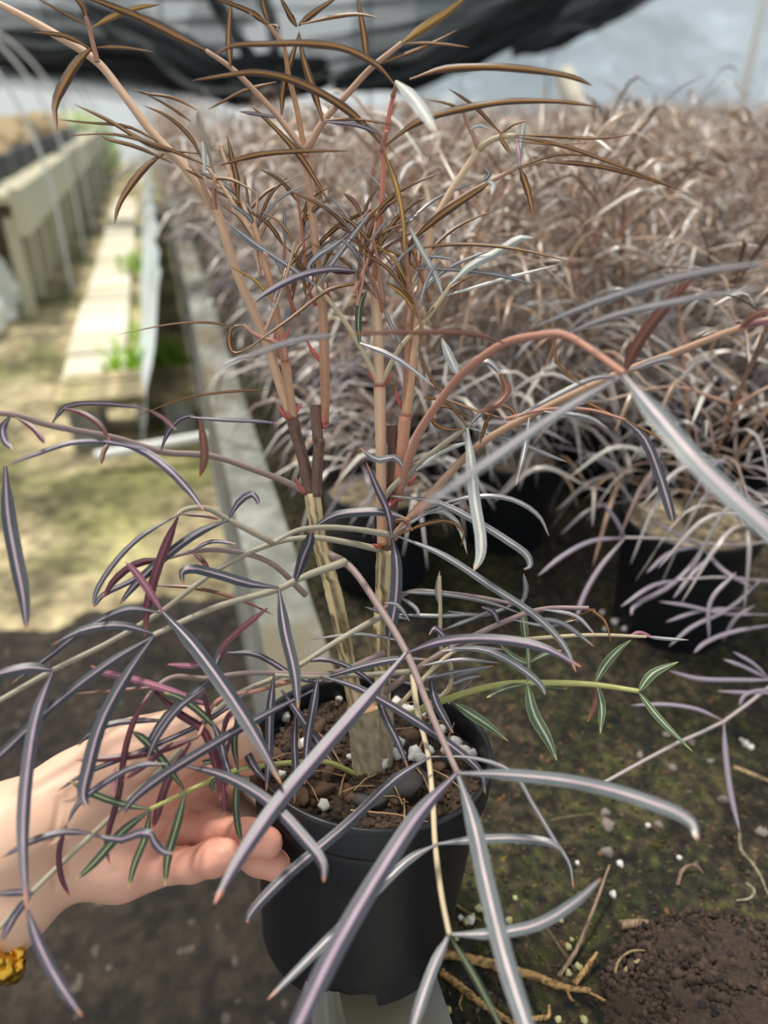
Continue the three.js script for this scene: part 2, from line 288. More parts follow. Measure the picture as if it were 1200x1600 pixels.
// leaf kinds: [blade, rib, tip, edge]
const K = {
  p: { blade: C(44, 48, 56), rib: C(148, 130, 140), tip: C(170, 120, 70), edge: C(40, 40, 46) },
  q: { blade: C(58, 57, 68), rib: C(154, 136, 150), tip: C(190, 120, 90), edge: C(52, 50, 60) },
  b: { blade: C(66, 38, 16), rib: C(150, 104, 38), tip: C(100, 66, 42), edge: C(52, 28, 18) },  // backlit look painted into the brown and gold
  o: { blade: C(106, 78, 24), rib: C(166, 128, 54), tip: C(90, 60, 30), edge: C(74, 50, 22) },
  m: { blade: C(70, 24, 36), rib: C(100, 50, 60), tip: C(190, 110, 90), edge: C(54, 20, 28) },
  k: { blade: C(134, 80, 98), rib: C(172, 122, 136), tip: C(210, 140, 110), edge: C(116, 64, 84) },
  g: { blade: C(42, 56, 42), rib: C(134, 140, 98), tip: C(190, 166, 100), edge: C(56, 66, 46) },
  y: { blade: C(78, 98, 74), rib: C(182, 190, 152), tip: C(186, 190, 116), edge: C(176, 186, 122) },
  s: { blade: C(96, 102, 104), rib: C(186, 168, 170), tip: C(180, 124, 96), edge: C(92, 92, 96) },  // sky glint on dark purple leaves painted in as silver grey
  w: { blade: C(148, 154, 152), rib: C(206, 200, 190), tip: C(190, 160, 130), edge: C(132, 134, 130) },  // palest leaves, sky glint painted into the colour
  d: { blade: C(92, 54, 40), rib: C(122, 78, 56), tip: C(140, 80, 50), edge: C(80, 38, 28) },
};
const ST = { t: C(172, 138, 114), n: C(130, 98, 78), k: C(172, 124, 106), u: C(136, 118, 116), e: C(150, 146, 128), y: C(172, 176, 104), c: C(190, 176, 144), r: C(150, 88, 58) };
function parse(s) {                                                  // "kind width depth0 depth1: x,y x,y ..."
  const [head, body] = s.split(':'), [kind, w, d0, d1] = head.trim().split(/\s+/), P = body.trim().split(/\s+/).map(q => q.split(',').map(Number));
  let L = [0]; for (let i = 1; i < P.length; i++) L.push(L[i - 1] + Math.hypot(P[i][0] - P[i - 1][0], P[i][1] - P[i - 1][1]));
  const T = L[L.length - 1] || 1, a = +d0 / 100, b = +d1 / 100, pts = P.map((p, i) => at(p[0], p[1], lerp(a, b, L[i] / T)));
  return { kind, w: +w * 0.5 * (a + b) / F, pts, len: T };
}
let serial = 0;
function leaflet(parent, s, opt = {}) {
  const q = parse(s); q.w *= { b: 0.82, s: 0.84, q: 0.92, o: 0.9 }[q.kind] ?? 1; const k = K[q.kind], mid = q.pts[Math.floor(q.pts.length / 2)], n = clamp(Math.round(q.len / 16), 8, 26); serial++;
  const hint = towardsEye(mid).multiplyScalar(1).add(V3(rr(-0.25, 0.25), rr(0.1, 0.6), rr(-0.2, 0.2))).normalize();
  const g = blade(curvePts(q.pts, n), q.w, { hint, ...k, vary: serial, twist: rr(-0.35, 0.35), wave: (q.kind === 'b' || q.kind === 'o') ? q.len / 3.2 : 0, ribW: 'bo'.includes(q.kind) ? 1.7 : 'qw'.includes(q.kind) ? 1.4 : 1.05, tipLen: q.kind === 'p' || q.kind === 'q' || q.kind === 's' ? 0.06 : 0.1, lance: q.kind === 'y' || opt.lance, taper: (q.kind === 'b' || q.kind === 'o') ? 0.42 : 0.66, ...opt });
  return part('leaflet', g, 'sw'.includes(q.kind) ? M.bright : M.leaf, parent, mainPlant);
}
function leaf(rachis, leaflets, name = 'compound_leaf') {
  const [c, w, ...rest] = rachis.split(/\s+/), q = parse(`p ${w} ${rest.join(' ')}`), n = clamp(Math.round(q.len / 12), 6, 40), r = q.w / 2, cc = ST[c];
  const m = part(name, stalk(curvePts(q.pts, n), [r * 1.35, r * 1.02, r, r * 0.9, r * 0.72], (t, s, i) => mixC(cc, ST.n, 0.25 * hash(s, i >> 2, 31)), { sides: 9 }), M.stem, mainPlant);
  for (const s of leaflets) leaflet(m, s);
  return m;
}
function stem(name, spec, radii, colorF, o = {}, mat = M.stem) {
  const q = parse(spec), n = clamp(Math.round(q.len / 7), 8, 90), r = q.w / 2;
  return part(name, stalk(curvePts(q.pts, n), radii.map(k => k * r), colorF, { sides: 14, ...o }), mat, mainPlant);
}
// woody stems
const paleBark = (t, s, i) => { const st = hash(s, i >> 3, 41), f = hash(s, i, 43); return mixC(mixC(C(206, 186, 140), C(92, 74, 52), clamp((st - 0.5) * 4)), C(228, 212, 172), f * 0.35); };
const brownBark = (t, s, i) => mixC(mixC(C(104, 78, 68), C(72, 52, 46), hash(s, i >> 4, 45)), C(136, 108, 92), 0.4 * hash(s, i, 46));
const greyBark = (t, s, i) => mixC(mixC(C(160, 146, 116), C(112, 100, 76), hash(s, i >> 1, 47)), C(196, 184, 154), 0.45 * hash(s, i, 48));
const tan = (a, b) => (t, s, i) => (t < 0.025 || t > 0.975) ? C(150, 88, 74) : mixC(mixC(mixC(a, b, clamp(t)), C(110, 74, 58), 0.5 * clamp(hash(s, 3, 53) - 0.45)), C(220, 192, 160), 0.4 * clamp(hash(s, 5, 51) - 0.4) + 0.16 * hash(s, i, 52));
stem('trunk', 'p 50 37 36.7: 577,1222 574,1180 570,1140 567,1106', [1.12, 1, 0.98, 1.02], greyBark, { rough: 0.1, sides: 26, cap: C(196, 152, 120) }, M.bark);
stem('trunk', 'p 36 37.5 37: 594,1205 598,1150 600,1110', [1.1, 1, 0.8], greyBark, { rough: 0.1, sides: 20 }, M.bark);
stem('stem', 'p 26 37.2 35.6: 566,1125 548,1060 532,975 516,905 500,850 488,770', [1.15, 1, 0.95, 1.0, 0.92, 0.85, 0.95], paleBark, { rough: 0.16, ridge: true, sides: 20 }, M.bark);
stem('stem', 'p 25 37.3 35.9: 598,1140 598,1075 595,1005 598,930 602,858', [1.1, 1, 1.06, 0.95, 1.08], paleBark, { rough: 0.16, ridge: true, sides: 20 }, M.bark);
stem('stem', 'p 20 35.9 35.4: 604,862 611,800 614,745 615,702', [1.05, 1, 1], brownBark, { rough: 0.1, ridge: true, sides: 18 }, M.bark);
stem('stem_stub', 'p 17 35.4 35.2: 615,706 612,664', [1.05, 1], brownBark, { rough: 0.06, sides: 16, cap: C(180, 150, 118) }, M.bark);
stem('stem', 'p 19 35.6 35: 484,772 474,720 463,680 456,652', [1.05, 1, 1, 1.02], brownBark, { rough: 0.08, ridge: true, sides: 18 }, M.bark);
stem('stem', 'p 18 35.5 35: 494,775 496,725 500,685', [1.05, 1, 1], brownBark, { rough: 0.08, ridge: true, sides: 18 }, M.bark);
stem('stem_stub', 'p 17 35 34.8: 497,690 494,655 492,633', [1, 1, 1], brownBark, { rough: 0.06, sides: 16, cap: C(196, 168, 130) }, M.bark);
const T1 = C(180, 144, 116), T2 = C(196, 164, 136), R1 = C(150, 98, 70), R2 = C(182, 136, 102);
stem('stem', 'p 15 34.9 32.5: 456,655 440,610 411,520 372,432 335,326 290,262 240,210 196,152 152,97 80,50 10,12 -30,-8', [1.05, 1, 1, 0.95, 1.05, 0.85, 0.85, 0.8, 0.85, 0.7, 0.6], tan(T1, T2));
stem('stem', 'p 14 35 33.6: 458,655 452,610 446,565', [1.05, 1, 1.1], tan(T1, R2));
stem('stem', 'p 13 33.7 33: 446,567 436,510 424,450 404,378 396,350', [1, 0.9, 0.75, 0.6], tan(R1, R2));
stem('stem', 'p 7 33.2 32.8: 404,380 372,330 336,276 318,258', [1, 0.9, 0.7], tan(T2, T1));
stem('stem', 'p 7 33.2 33.2: 402,374 384,330 360,272 344,228', [1, 0.9, 0.7], tan(T2, T1));
stem('stem', 'p 15 35 32.6: 506,662 508,620 507,572 504,485 494,395 484,300 477,240', [1.1, 0.95, 1.1, 0.95, 0.9, 0.82, 0.8], tan(R1, T1));
stem('stem', 'p 9 32.6 32: 477,240 463,167 451,117 444,70', [1, 0.9, 0.7], tan(C(150, 104, 64), C(140, 92, 50)));
stem('stem', 'p 16 35.6 34.4: 598,852 596,780 595,700 593,604', [1.1, 1, 1, 1.15], tan(R2, T2));
stem('stem', 'p 16 34.4 33.8: 593,604 591,540 587,470 583,440', [1, 1, 0.9], tan(T2, C(206, 178, 148)));
stem('stem', 'p 11 33.9 32.6: 583,450 592,372 598,292 600,230', [1, 0.85, 0.75, 0.8], tan(R1, C(206, 112, 92)));
stem('stem', 'p 8 32.6 31.5: 600,230 608,180 618,136', [1, 0.9, 0.8], tan(C(206, 104, 88), C(190, 96, 84)));
stem('stem', 'p 18 35.6 34.6: 620,782 627,720 633,650', [1, 1, 1.05], tan(C(190, 104, 92), R2));
stem('stem', 'p 15 34.6 33.6: 634,655 641,590 652,490 668,390 674,352', [1.05, 1, 0.9, 0.9, 0.95], tan(R2, T2));
stem('stem', 'p 11 33.6 32.8: 674,356 700,306 726,266 748,233', [1, 0.95, 0.9], tan(T2, C(206, 182, 154)));
stem('stem', 'p 11 34.6 33.4: 634,655 636,560 640,470 634,380', [1, 0.8, 0.7, 0.5], tan(R1, R1));
// pink stipules and buds at the nodes
const bud = (s) => leaflet(mainPlant.children[mainPlant.children.length - 1], s, { lance: false, wave: 0, taper: 0.3 });
const pinkBud = (x, y, x2, y2, d, w = 7) => { const a = at(x, y, d), b = at(x2, y2, d - 0.004), c = a.clone().lerp(b, 0.5).add(at(x + (y2 - y) * 0.18, y, d).sub(a).multiplyScalar(0.5)); part('bud', stalk(curvePts([a, c, b], 8), [w * 0.5, w * 0.5, w * 0.38, w * 0.1].map(q => q * d / F), mixC(C(196, 106, 100), C(170, 88, 78), rnd()), { sides: 7 }), M.stem, mainPlant); };
[[452, 656, 432, 632], [457, 656, 472, 630, 9], [448, 565, 452, 512], [440, 560, 430, 510], [502, 565, 478, 527], [512, 568, 514, 536, 9], [508, 668, 507, 648, 10], [594, 604, 574, 578], [598, 604, 616, 584], [630, 638, 618, 604], [636, 638, 650, 598], [596, 856, 582, 850], [606, 795, 622, 778], [640, 758, 652, 742], [476, 770, 462, 745], [520, 480, 512, 440], [494, 478, 482, 442], [588, 470, 580, 440], [612, 780, 604, 796]].forEach(([x, y, a, b, w]) => pinkBud(x, y, a, b, 0.345 + 0.013 * (y - 500) / 400, w));

// compound leaves, traced: "stalk-colour width depth0 depth1: x,y ..." then the leaflets
// -- low left, over the hand
leaf('u 12 36 29: 512,866 545,884 592,948 635,1020 680,1130 715,1208', [
  'q 26 30.5 24: 635,1020 575,1090 505,1170 430,1260 372,1345 335,1412', 'q 17 31 28: 635,1020 690,1002 770,998 850,1012 908,1042',
  'q 33 28 20: 714,1208 660,1265 590,1370 520,1490 462,1610 440,1655', 's 25 28 22: 716,1208 790,1210 900,1222 1000,1248 1080,1284 1090,1312', 's 36 27 19: 716,1212 738,1280 760,1380 790,1500 830,1625 880,1800']);
leaf('e 11 35 30: 540,878 470,903 436,920 340,948 240,992', [
  'p 16 31.5 30.5: 436,918 390,912 340,897 298,888 284,894 287,914', 'p 19 31.5 29: 436,922 445,985 460,1050 466,1108', 'p 17 32 31: 462,908 474,870 484,845 486,828',
  'p 14 30 29: 240,990 190,977 130,984 80,1008', 'p 15 30 27: 240,994 170,1036 80,1105 0,1180 -40,1214', 'p 21 30 26.5: 240,994 195,1060 158,1130 138,1200 130,1245 138,1262']);
leaf('e 9 35.8 28.5: 599,860 540,847 487,840 430,848 340,890 253,955 170,1004 83,1047 0,1094 -30,1110', [
  'k 12 30 29.5: 254,956 232,922 210,892 196,878', 'p 24 30.4 26.5: 254,956 300,1005 350,1072 400,1150 440,1225', 'p 12 30 29: 250,957 200,952 140,978 70,1030 18,1068',
  'p 18 28.6 28: 83,1047 50,1043 18,1048 -20,1058', 'q 22 28.6 24: 83,1047 58,1115 42,1210 36,1310 42,1422', 'q 19 24.2 23: 42,1420 62,1478 95,1540 128,1588']);
leaf('e 9 35 31: 612,836 557,827 507,824 465,829 428,847', ['p 15 35 34.4: 488,826 520,806 560,800 600,800 640,812', 'p 16 34.6 33.5: 486,826 478,860 468,890 458,912']);
leaf('e 9 33.6 31.8: 428,848 357,812 322,794 290,796 276,806', [
  'p 14 31.9 30: 357,812 310,832 255,872 210,915 186,945', 'q 12 32 31.6: 358,810 372,786 392,772 402,780 404,790', 'm 15 31 30: 278,808 262,845 242,900 230,950 226,995', 'p 9 31 29: 276,806 220,838 178,880 150,925 146,950', 'm 6 31 31: 280,803 320,806 345,812']);
// petiole to the left with big drooping leaflets
leaf('u 10 35.5 28.5: 477,768 440,750 400,735 330,712 255,706 180,684 80,665 20,648 -20,645', [
  'q 9 31.6 31: 252,704 262,676 280,655 300,650 312,656', 'd 13 31 31: 312,654 318,690 319,720 312,746', 'q 7 31 31: 298,652 350,656 400,658 440,662', 'q 15 31 28.5: 172,690 215,700 260,730 295,766 318,797', 'u 9 30 28.5: 230,704 165,690 110,692 55,710 8,728'.replace('u', 'q'), 'p 23 28.6 26.5: 8,728 12,800 24,870 36,930 42,986',
  'q 8 30 29.5: 80,664 92,646 102,636 140,630 200,634 232,640', 'm 9 29.6 29: 100,638 130,646 158,666 172,690', 'q 13 29 28.5: 16,650 4,668 8,690 20,702', 'm 8 29 28.5: 24,652 48,666 64,684 70,694', 'd 8 30.5 30: 170,692 162,706 158,726', 'm 7 29 28: 232,640 258,655 276,672']);
leaf('u 8 35 32: 478,930 420,878 350,860 300,862 262,872', ['q 10 32 31: 262,872 200,910 160,930 146,950', 'm 8 32 31.5: 300,862 320,880 330,905', 'q 8 32 31.5: 300,860 330,846 370,850', 'm 12 31.5 30.8: 262,874 215,880 180,905 160,935', 'd 6 33 33: 236,915 300,918 370,935 430,962']);
leaf('e 9 35.6 26.5: 604,958 530,1000 450,1050 360,1092 260,1194 144,1304 52,1392 -10,1460', [
  'p 15 31 26.5: 490,1078 400,1124 330,1165 250,1215 205,1252 190,1275', 'p 11 28 27.6: 262,1194 215,1196 160,1225 120,1258 104,1290', 'm 9 27.6 27.8: 104,1290 92,1330 96,1372 110,1402', 'p 18 29 24.5: 288,1196 350,1212 416,1250 470,1305 504,1350 506,1378',
  'p 11 27 26: 144,1302 100,1300 50,1314 0,1342', 'p 14 27 26.4: 146,1304 185,1312 232,1300 244,1320 258,1332 276,1333', 'p 11 26 25.5: 52,1394 25,1394 -10,1397', 'q 14 26.2 25.5: 50,1395 22,1432 0,1475', 'p 12 29 28.6: 320,1075 280,1105 246,1150 228,1192', 'p 12 29.6 29: 332,1128 345,1160 352,1190 362,1215']);
leaf('u 8 35.5 29: 600,1020 520,1052 440,1052 380,1052 320,1060 270,1058 240,1078 210,1125', [
  'p 12 30 29.4: 330,1060 300,1085 260,1118 232,1165 228,1185', 'm 10 29 28.5: 240,1078 212,1120 196,1170 186,1240 166,1320 172,1352', 'p 10 30 29: 268,1126 215,1126 170,1132 135,1150 122,1166', 'p 9 30.5 29.6: 400,1070 330,1122 240,1165 130,1210 90,1236', 'p 13 30.5 30: 352,1000 340,1030 332,1055', 'm 12 30.5 30: 418,950 385,975 352,1005 340,1030', 'k 9 30 29.6: 330,1034 300,1040 262,1038']);
leaf('k 7 34 29.5: 470,1060 400,1080 340,1095 310,1150', [
  'm 12 29.6 28.8: 310,1152 250,1172 180,1184 116,1188', 'k 11 30 29.4: 328,1102 270,1080 205,1060 160,1050 142,1040', 'm 13 30 29.5: 237,1076 280,1115 318,1142 338,1200 350,1278', 'm 13 29.8 29: 298,1160 262,1220 246,1270 238,1296', 'm 14 30 29.4: 336,1164 346,1210 350,1250 350,1276', 'm 9 30 29.5: 380,1100 356,1120 346,1160', 'm 8 30 29.6: 330,1130 322,1100 318,1080', 'd 6 29.6 29.2: 234,1074 190,1078 115,1084', 'm 8 30 29.6: 362,1150 350,1190 356,1240', 'k 7 29.5 29: 180,1200 178,1225 175,1240', 'm 9 29 28.6: 270,1160 226,1196 192,1220']);
// green leaf lying along the hand
leaf('y 8 36.6 28.6: 558,1212 516,1192 484,1190 410,1196 360,1206 290,1238 235,1264', [
  'g 11 28.7 28.2: 235,1264 190,1256 140,1238 108,1220', 'g 14 28.6 27.8: 234,1266 190,1300 150,1345 118,1376', 'g 12 28.7 28: 235,1266 226,1310 210,1350 200,1390', 'g 14 29.4 28.4: 290,1238 276,1290 262,1340 258,1385', 'g 13 29.6 29: 288,1234 255,1190 225,1155 205,1142', 'g 11 31 30.4: 372,1206 368,1250 372,1295 378,1318', 'g 11 31 30.6: 372,1204 366,1160 372,1125 366,1110', 'g 12 30 29.4: 345,1145 310,1110 280,1090 256,1082', 'g 8 31 30.8: 350,1210 330,1225 336,1238', 'g 9 30.6 30: 345,1185 318,1192 345,1188']);
// strokes over the pot
leaf('e 8 36 32: 640,1050 560,1055 500,1058 430,1055', [
  'p 15 32.6 31.5: 497,1058 488,1110 480,1160 476,1226', 'p 14 33 31: 500,1056 560,1075 640,1120 705,1165 752,1208 758,1240', 'p 12 33.5 33: 505,1060 570,1040 620,1030 668,1030', 'p 14 32.5 31.6: 428,1056 422,1110 420,1180 416,1236', 'p 12 33 32.4: 462,1110 460,1160 462,1210 460,1256', 'p 13 32.5 32: 440,1078 470,1120 500,1165 518,1190', 'p 9 34 33.6: 472,1034 510,1030 560,1050 590,1076', 'p 13 33 32: 588,1070 600,1115 622,1160 638,1200', 'p 13 33 32: 372,1110 380,1160 398,1200 418,1222', 'p 10 33.5 33: 355,1020 400,1022 470,1060 520,1065']);
// long pale stalk hanging in front of the pot
leaf('c 9 35 25.5: 645,1056 652,1110 668,1175 676,1250 680,1320 690,1400 702,1460', [
  'p 17 31 27: 672,1183 620,1215 540,1290 440,1375 390,1430 386,1442', 's 9 31 29.5: 674,1182 740,1184 800,1206 835,1260 865,1310 890,1350 896,1390', 's 17 28.6 25: 680,1320 640,1342 560,1420 470,1510 418,1562', 's 16 28.6 27: 680,1319 740,1312 810,1310 862,1318 880,1330', 's 20 26 23.5: 702,1460 678,1510 655,1575 640,1625', 's 21 26 25: 702,1460 770,1458 840,1444 900,1408 940,1372', 'g 11 26 25: 702,1462 735,1515 765,1570 790,1620']);
// right of the stems
leaf('e 10 35.6 33: 601,800 601,778 640,737 690,697 728,669', [
  'w 19 33 31: 730,668 736,720 742,780 752,845 750,872 740,892', 'b 9 33 33: 728,668 700,672 676,658 672,642 690,634 718,644 742,664', 's 10 33 32.4: 732,668 800,688 850,708 886,722', 's 10 33 33: 732,667 752,645 780,632 800,640', 'b 7 33 32.6: 730,668 700,630 672,622 660,622', 'b 8 32.8 32.6: 780,632 800,640 808,660 812,680', 's 14 34.4 33.8: 636,740 618,715 600,685 560,705'.replace('600,685 560,705', '590,718 562,700'), 'w 9 34 33.4: 650,735 690,705 735,690']);
leaf('t 6 35.6 35: 604,776 612,775 620,776', ['s 14 35 31.5: 614,775 680,784 740,812 795,846 824,868 828,884 812,886'.replace('812,886', '818,890'), 's 14 35 31: 614,835 690,866 770,918 840,965 882,1010 900,1050', 'p 19 35 34: 612,838 620,880 618,940 610,985 607,1000', 'b 9 35 34: 618,838 660,820 700,814 724,830 720,854', 'w 9 35 34: 640,808 690,798 716,820 730,866', 's 10 35 33.4: 660,796 740,776 800,780 842,806 858,838', 'u 7 35 34: 618,832 670,800 720,785'.replace('u', 's'), 'q 13 34.6 34: 612,838 606,800 590,764 560,700'.replace('560,700', '572,722'), 'd 8 34.8 34.4: 605,820 630,812 645,830']);
// long branches reaching right
const Dl = leaf('k 13 35.4 24: 622,772 653,680 693,619 717,589 747,563 789,536 837,525 880,523 925,548 975,584', [
  's 50 23 15: 975,586 1030,650 1100,730 1215,838 1330,950', 'd 9 28 24: 789,536 735,521 640,519 540,522', 's 11 24 22: 540,522 470,530 400,552 330,580', 's 17 26 20: 838,509 960,462 1090,426 1215,408', 's 15 26 20: 888,520 960,492 1080,466 1215,446', 'w 15 32 32: 717,589 704,560 690,528', 's 13 31 30.6: 738,568 764,566 784,586', 'd 15 30.6 30: 782,584 792,612 772,634 744,645', 'b 6 32 31.6: 693,619 670,585 650,540', 'b 6 32 31: 692,622 740,640 790,655', 'b 8 26 26: 865,526 868,560 892,590 920,606']);
leaf('t 12 35.8 27: 604,852 700,742 750,694 827,650 967,584 1050,553 1155,513 1215,496', [
  'd 19 29 27: 974,584 992,545 1030,490 1086,430', 's 10 31.6 30: 827,652 820,700 806,758', 'b 8 32 31: 750,692 760,660 772,640', 's 22 25 17: 972,586 880,640 760,722 645,802', 's 13 28 27: 985,578 1030,562 1052,558', 'd 12 26 25: 1155,513 1180,492 1215,482', 's 11 29 28.6: 968,588 930,590 880,612 800,655', 'b 8 31.4 31: 900,620 940,640 980,660', 'k 8 26.5 25: 1155,512 1185,504 1215,506']);
leaf('k 5 32 30: 790,655 850,640 920,640 978,656', ['p 17 30.4 29: 976,656 1005,682 1030,740 1048,800 1052,818', 'b 6 30.4 29.5: 978,656 1040,690 1090,730', 's 8 30.4 29.6: 850,643 920,652 950,670']);
// right suckers with yellow-green lanceolate leaflets
leaf('y 10 37 33.5: 640,1118 700,1092 780,1070 860,1067 930,1070 998,1080', [
  'y 19 35 34.4: 824,1070 834,1115 856,1155 870,1188', 'g 11 35 34.6: 822,1069 790,1076 760,1090', 'g 9 35 34.8: 826,1068 860,1074 886,1076', 'y 13 34.4 34: 930,1068 945,1040 966,1016 986,1000', 'y 13 34.4 34: 932,1070 940,1105 938,1146', 'd 9 34.4 34: 930,1070 930,1100 918,1128', 'y 14 33.6 33.2: 998,1080 1020,1052 1060,1034', 'y 11 33.6 33: 998,1082 1030,1122 1082,1174', 'y 7 35 35: 824,1066 826,1035 822,990', 'y 11 35 34.8: 824,1037 804,1028 782,1008', 'g 9 35 34.8: 826,1036 850,1024 878,1016', 'y 12 35 34.8: 822,1005 818,970 815,935', 'y 15 37 36.4: 712,1100 735,1115 765,1135 794,1158', 's 9 36.8 36.4: 700,1100 715,1085 740,1060']);
leaf('c 7 37 34.6: 650,1112 700,1078 704,1040 690,1015 688,950 687,900', ['s 10 35 35: 688,946 684,925 687,892', 'p 14 36 35: 672,1056 680,1095 694,1122 708,1146', 's 8 35.5 35: 690,985 740,965 776,950', 's 8 35.8 35.4: 700,1060 740,1048 772,1040', 's 8 35.6 35.4: 704,1070 730,1060 752,1056', 's 8 36 35: 640,1066 700,1052 770,1040', 's 9 35.5 34.6: 620,925 690,928 760,940 812,958']);
leaf('u 9 36.6 33: 600,1082 670,1033 703,1013 780,975 847,952 920,950', [
  's 14 34.6 33: 703,1013 760,1016 815,1045 846,1072 852,1086', 'q 10 34.6 34.4: 702,1012 690,990 678,982 670,992', 'q 10 34 33.8: 780,975 770,956 752,948', 's 8 33.4 32.4: 847,952 900,962 930,992', 's 10 33.6 33: 840,965 880,975 928,1010', 'b 5 33.4 33: 880,972 930,952 990,948'.replace('990,948', '925,960'), 'b 7 33 32.6: 920,950 945,970 955,1005', 's 6 34 33.6: 800,968 860,978 900,968', 's 8 35 34.6: 690,1018 740,1012 790,1015', 's 8 35.4 35: 660,1040 720,1030 780,1036']);
leaf('c 6 36 33.4: 620,1105 720,1012 830,998 930,992 1010,995', ['s 7 33.6 33: 1008,994 1040,998 1076,1000', 'k 6 33.6 33.4: 985,992 1000,988 1020,995', 's 8 34 33.8: 640,970 620,945 600,942', 's 7 35 34.6: 620,1000 560,990 480,1000']);
leaf('u 7 36 34.6: 596,955 640,925 690,926 760,935 812,946', ['s 10 35 34.6: 816,945 822,920 818,896', 's 8 35.4 35: 620,930 650,950 656,962', 's 8 35.4 35: 700,955 760,960 812,940', 's 8 35.4 35: 618,960 690,962 740,960', 's 8 35.4 35: 640,968 600,958 570,948']);
// -- the upper crown: bronze leaves, light from behind painted into their colour
leaf('t 9 32.6 32: 477,238 436,184 398,142 360,105 322,79', ['b 17 32 31: 322,79 280,58 220,28 170,8 110,-14', 'b 14 32 31.8: 360,104 357,60 362,-8', 'q 6 32 32: 436,184 400,178 372,174', 'b 8 32.3 32: 398,142 374,140 370,178'.replace('398,142 374,140 370,178', '432,128 380,142 324,172')]);
leaf('t 10 32.6 31.6: 478,236 505,190 540,150 576,110 602,88 628,67', ['b 15 32.2 32: 504,188 490,140 474,90 468,50', 'b 13 32.4 32.2: 440,180 442,140 456,90 468,48', 'b 14 31.9 31.8: 574,94 568,50 558,-8', 'o 18 31.6 31: 628,67 660,44 700,18 736,-12', 'b 8 31.6 31.4: 628,68 670,67 705,70 734,74', 'b 8 31.8 31.4: 586,102 640,82 690,60 715,46', 'b 7 32.2 32: 506,188 555,186 620,196', 'q 7 32 31.8: 505,190 560,196 600,212']);
leaf('t 7 32 31.4: 444,70 430,52 418,38 390,20', ['b 11 31.5 31: 418,38 390,18 320,-8', 'b 10 31.6 31.4: 420,38 412,10 408,-10', 'b 12 31.8 31.2: 464,42 452,22 436,-8', 'b 13 31.8 31: 466,40 490,20 532,-8', 'b 9 31.6 31: 470,38 520,26 560,22 592,28', 'd 6 31.7 31.6: 422,38 434,42 434,46']);
leaf('k 8 32.6 31.8: 596,236 599,222 604,205', ['b 16 32.4 30.8: 600,230 560,186 510,150 455,124 400,113 350,118 300,126', 'b 14 32.4 30.6: 602,228 650,192 720,170 800,158 880,159 938,167', 'o 11 32.4 32: 598,234 618,285 630,345 633,402', 'b 12 32.5 32: 595,236 560,280 520,350 470,420'.replace('595,236 560,280 520,350 470,420', '515,318 470,245 425,195 392,165')]);
leaf('k 7 31.6 31: 614,150 617,140 619,132', ['b 15 31.5 30: 618,134 590,102 540,76 490,68 420,68 360,72 336,86', 'b 15 31.4 29.6: 640,124 690,108 760,104 840,110 900,122 926,134', 'w 22 31 23: 618,126 640,146 660,172 682,206']);
leaf('t 8 32.8 32.2: 748,232 740,212 734,200 722,170', ['b 6 32.2 32: 724,172 700,162 664,155', 'w 6 32.4 32.3: 734,202 748,196 768,203', 'b 7 32.4 32: 740,210 710,180 690,140'.replace('740,210 710,180 690,140', '784,210 740,165 700,138')]);
leaf('c 9 32.8 31.8: 748,232 766,220 786,213 806,212', ['b 8 31.8 31: 806,211 860,212 930,216 996,209', 'b 8 31.8 30: 806,214 880,228 960,256 1062,296', 'b 8 32 31.6: 780,212 798,196 828,187', 'b 9 32 31.8: 780,213 790,228 800,242', 'k 5 31.8 31.4: 806,213 812,240 812,256', 'b 5 31.8 31: 806,220 860,225 930,222']);
leaf('t 7 33.4 32: 690,330 735,300 768,283 810,262 848,253', ['w 12 32.2 32: 811,260 813,225 820,188', 'b 14 32.2 31.8: 812,262 824,295 835,345', 'b 9 31.9 30.6: 848,253 910,256 980,270 1064,297', 'b 6 32 31.6: 812,260 870,242 940,245', 'b 15 33.4 32: 640,378 690,335 740,302 768,284'.replace('768,284', '764,286'), 's 10 32.4 32.2: 752,284 764,272 766,256'.replace('766,256', '757,262'), 'w 8 32.4 32.2: 758,282 770,288 768,305']);
leaf('c 8 34.4 33: 592,598 562,540 530,490 496,448', ['s 11 33 32.4: 496,448 450,415 400,382 352,345', 's 11 33 32.6: 496,446 520,410 550,370 584,325', 's 12 33 32.8: 500,440 482,420 490,405 540,370 582,320'.replace('500,440', '485,420'), 'q 12 33 32: 560,424 520,420 470,430 420,455 394,474', 'g 11 33.6 33.4: 562,538 560,500 564,470 574,452', 'm 9 33.2 33: 556,426 530,424 516,424', 's 10 33.4 32: 562,536 620,560 680,605', 'b 8 33.4 32: 578,442 520,450 450,500 380,550']);
leaf('c 7 34.4 32.6: 597,596 627,540 664,502 693,462 706,442', ['w 14 32.6 32: 706,442 735,415 780,392 812,372 834,372', 'w 9 32.8 32.4: 692,462 680,430 655,385 638,352', 'w 6 32.8 32.2: 696,462 770,440 874,413', 's 8 33.2 32: 650,420 720,422 790,432 842,448', 's 8 33.6 33.4: 628,540 612,510 596,474', 'b 7 33 31: 646,390 700,382 780,385 850,398 906,414', 's 6 32.8 32.4: 660,400 690,402 708,406']);
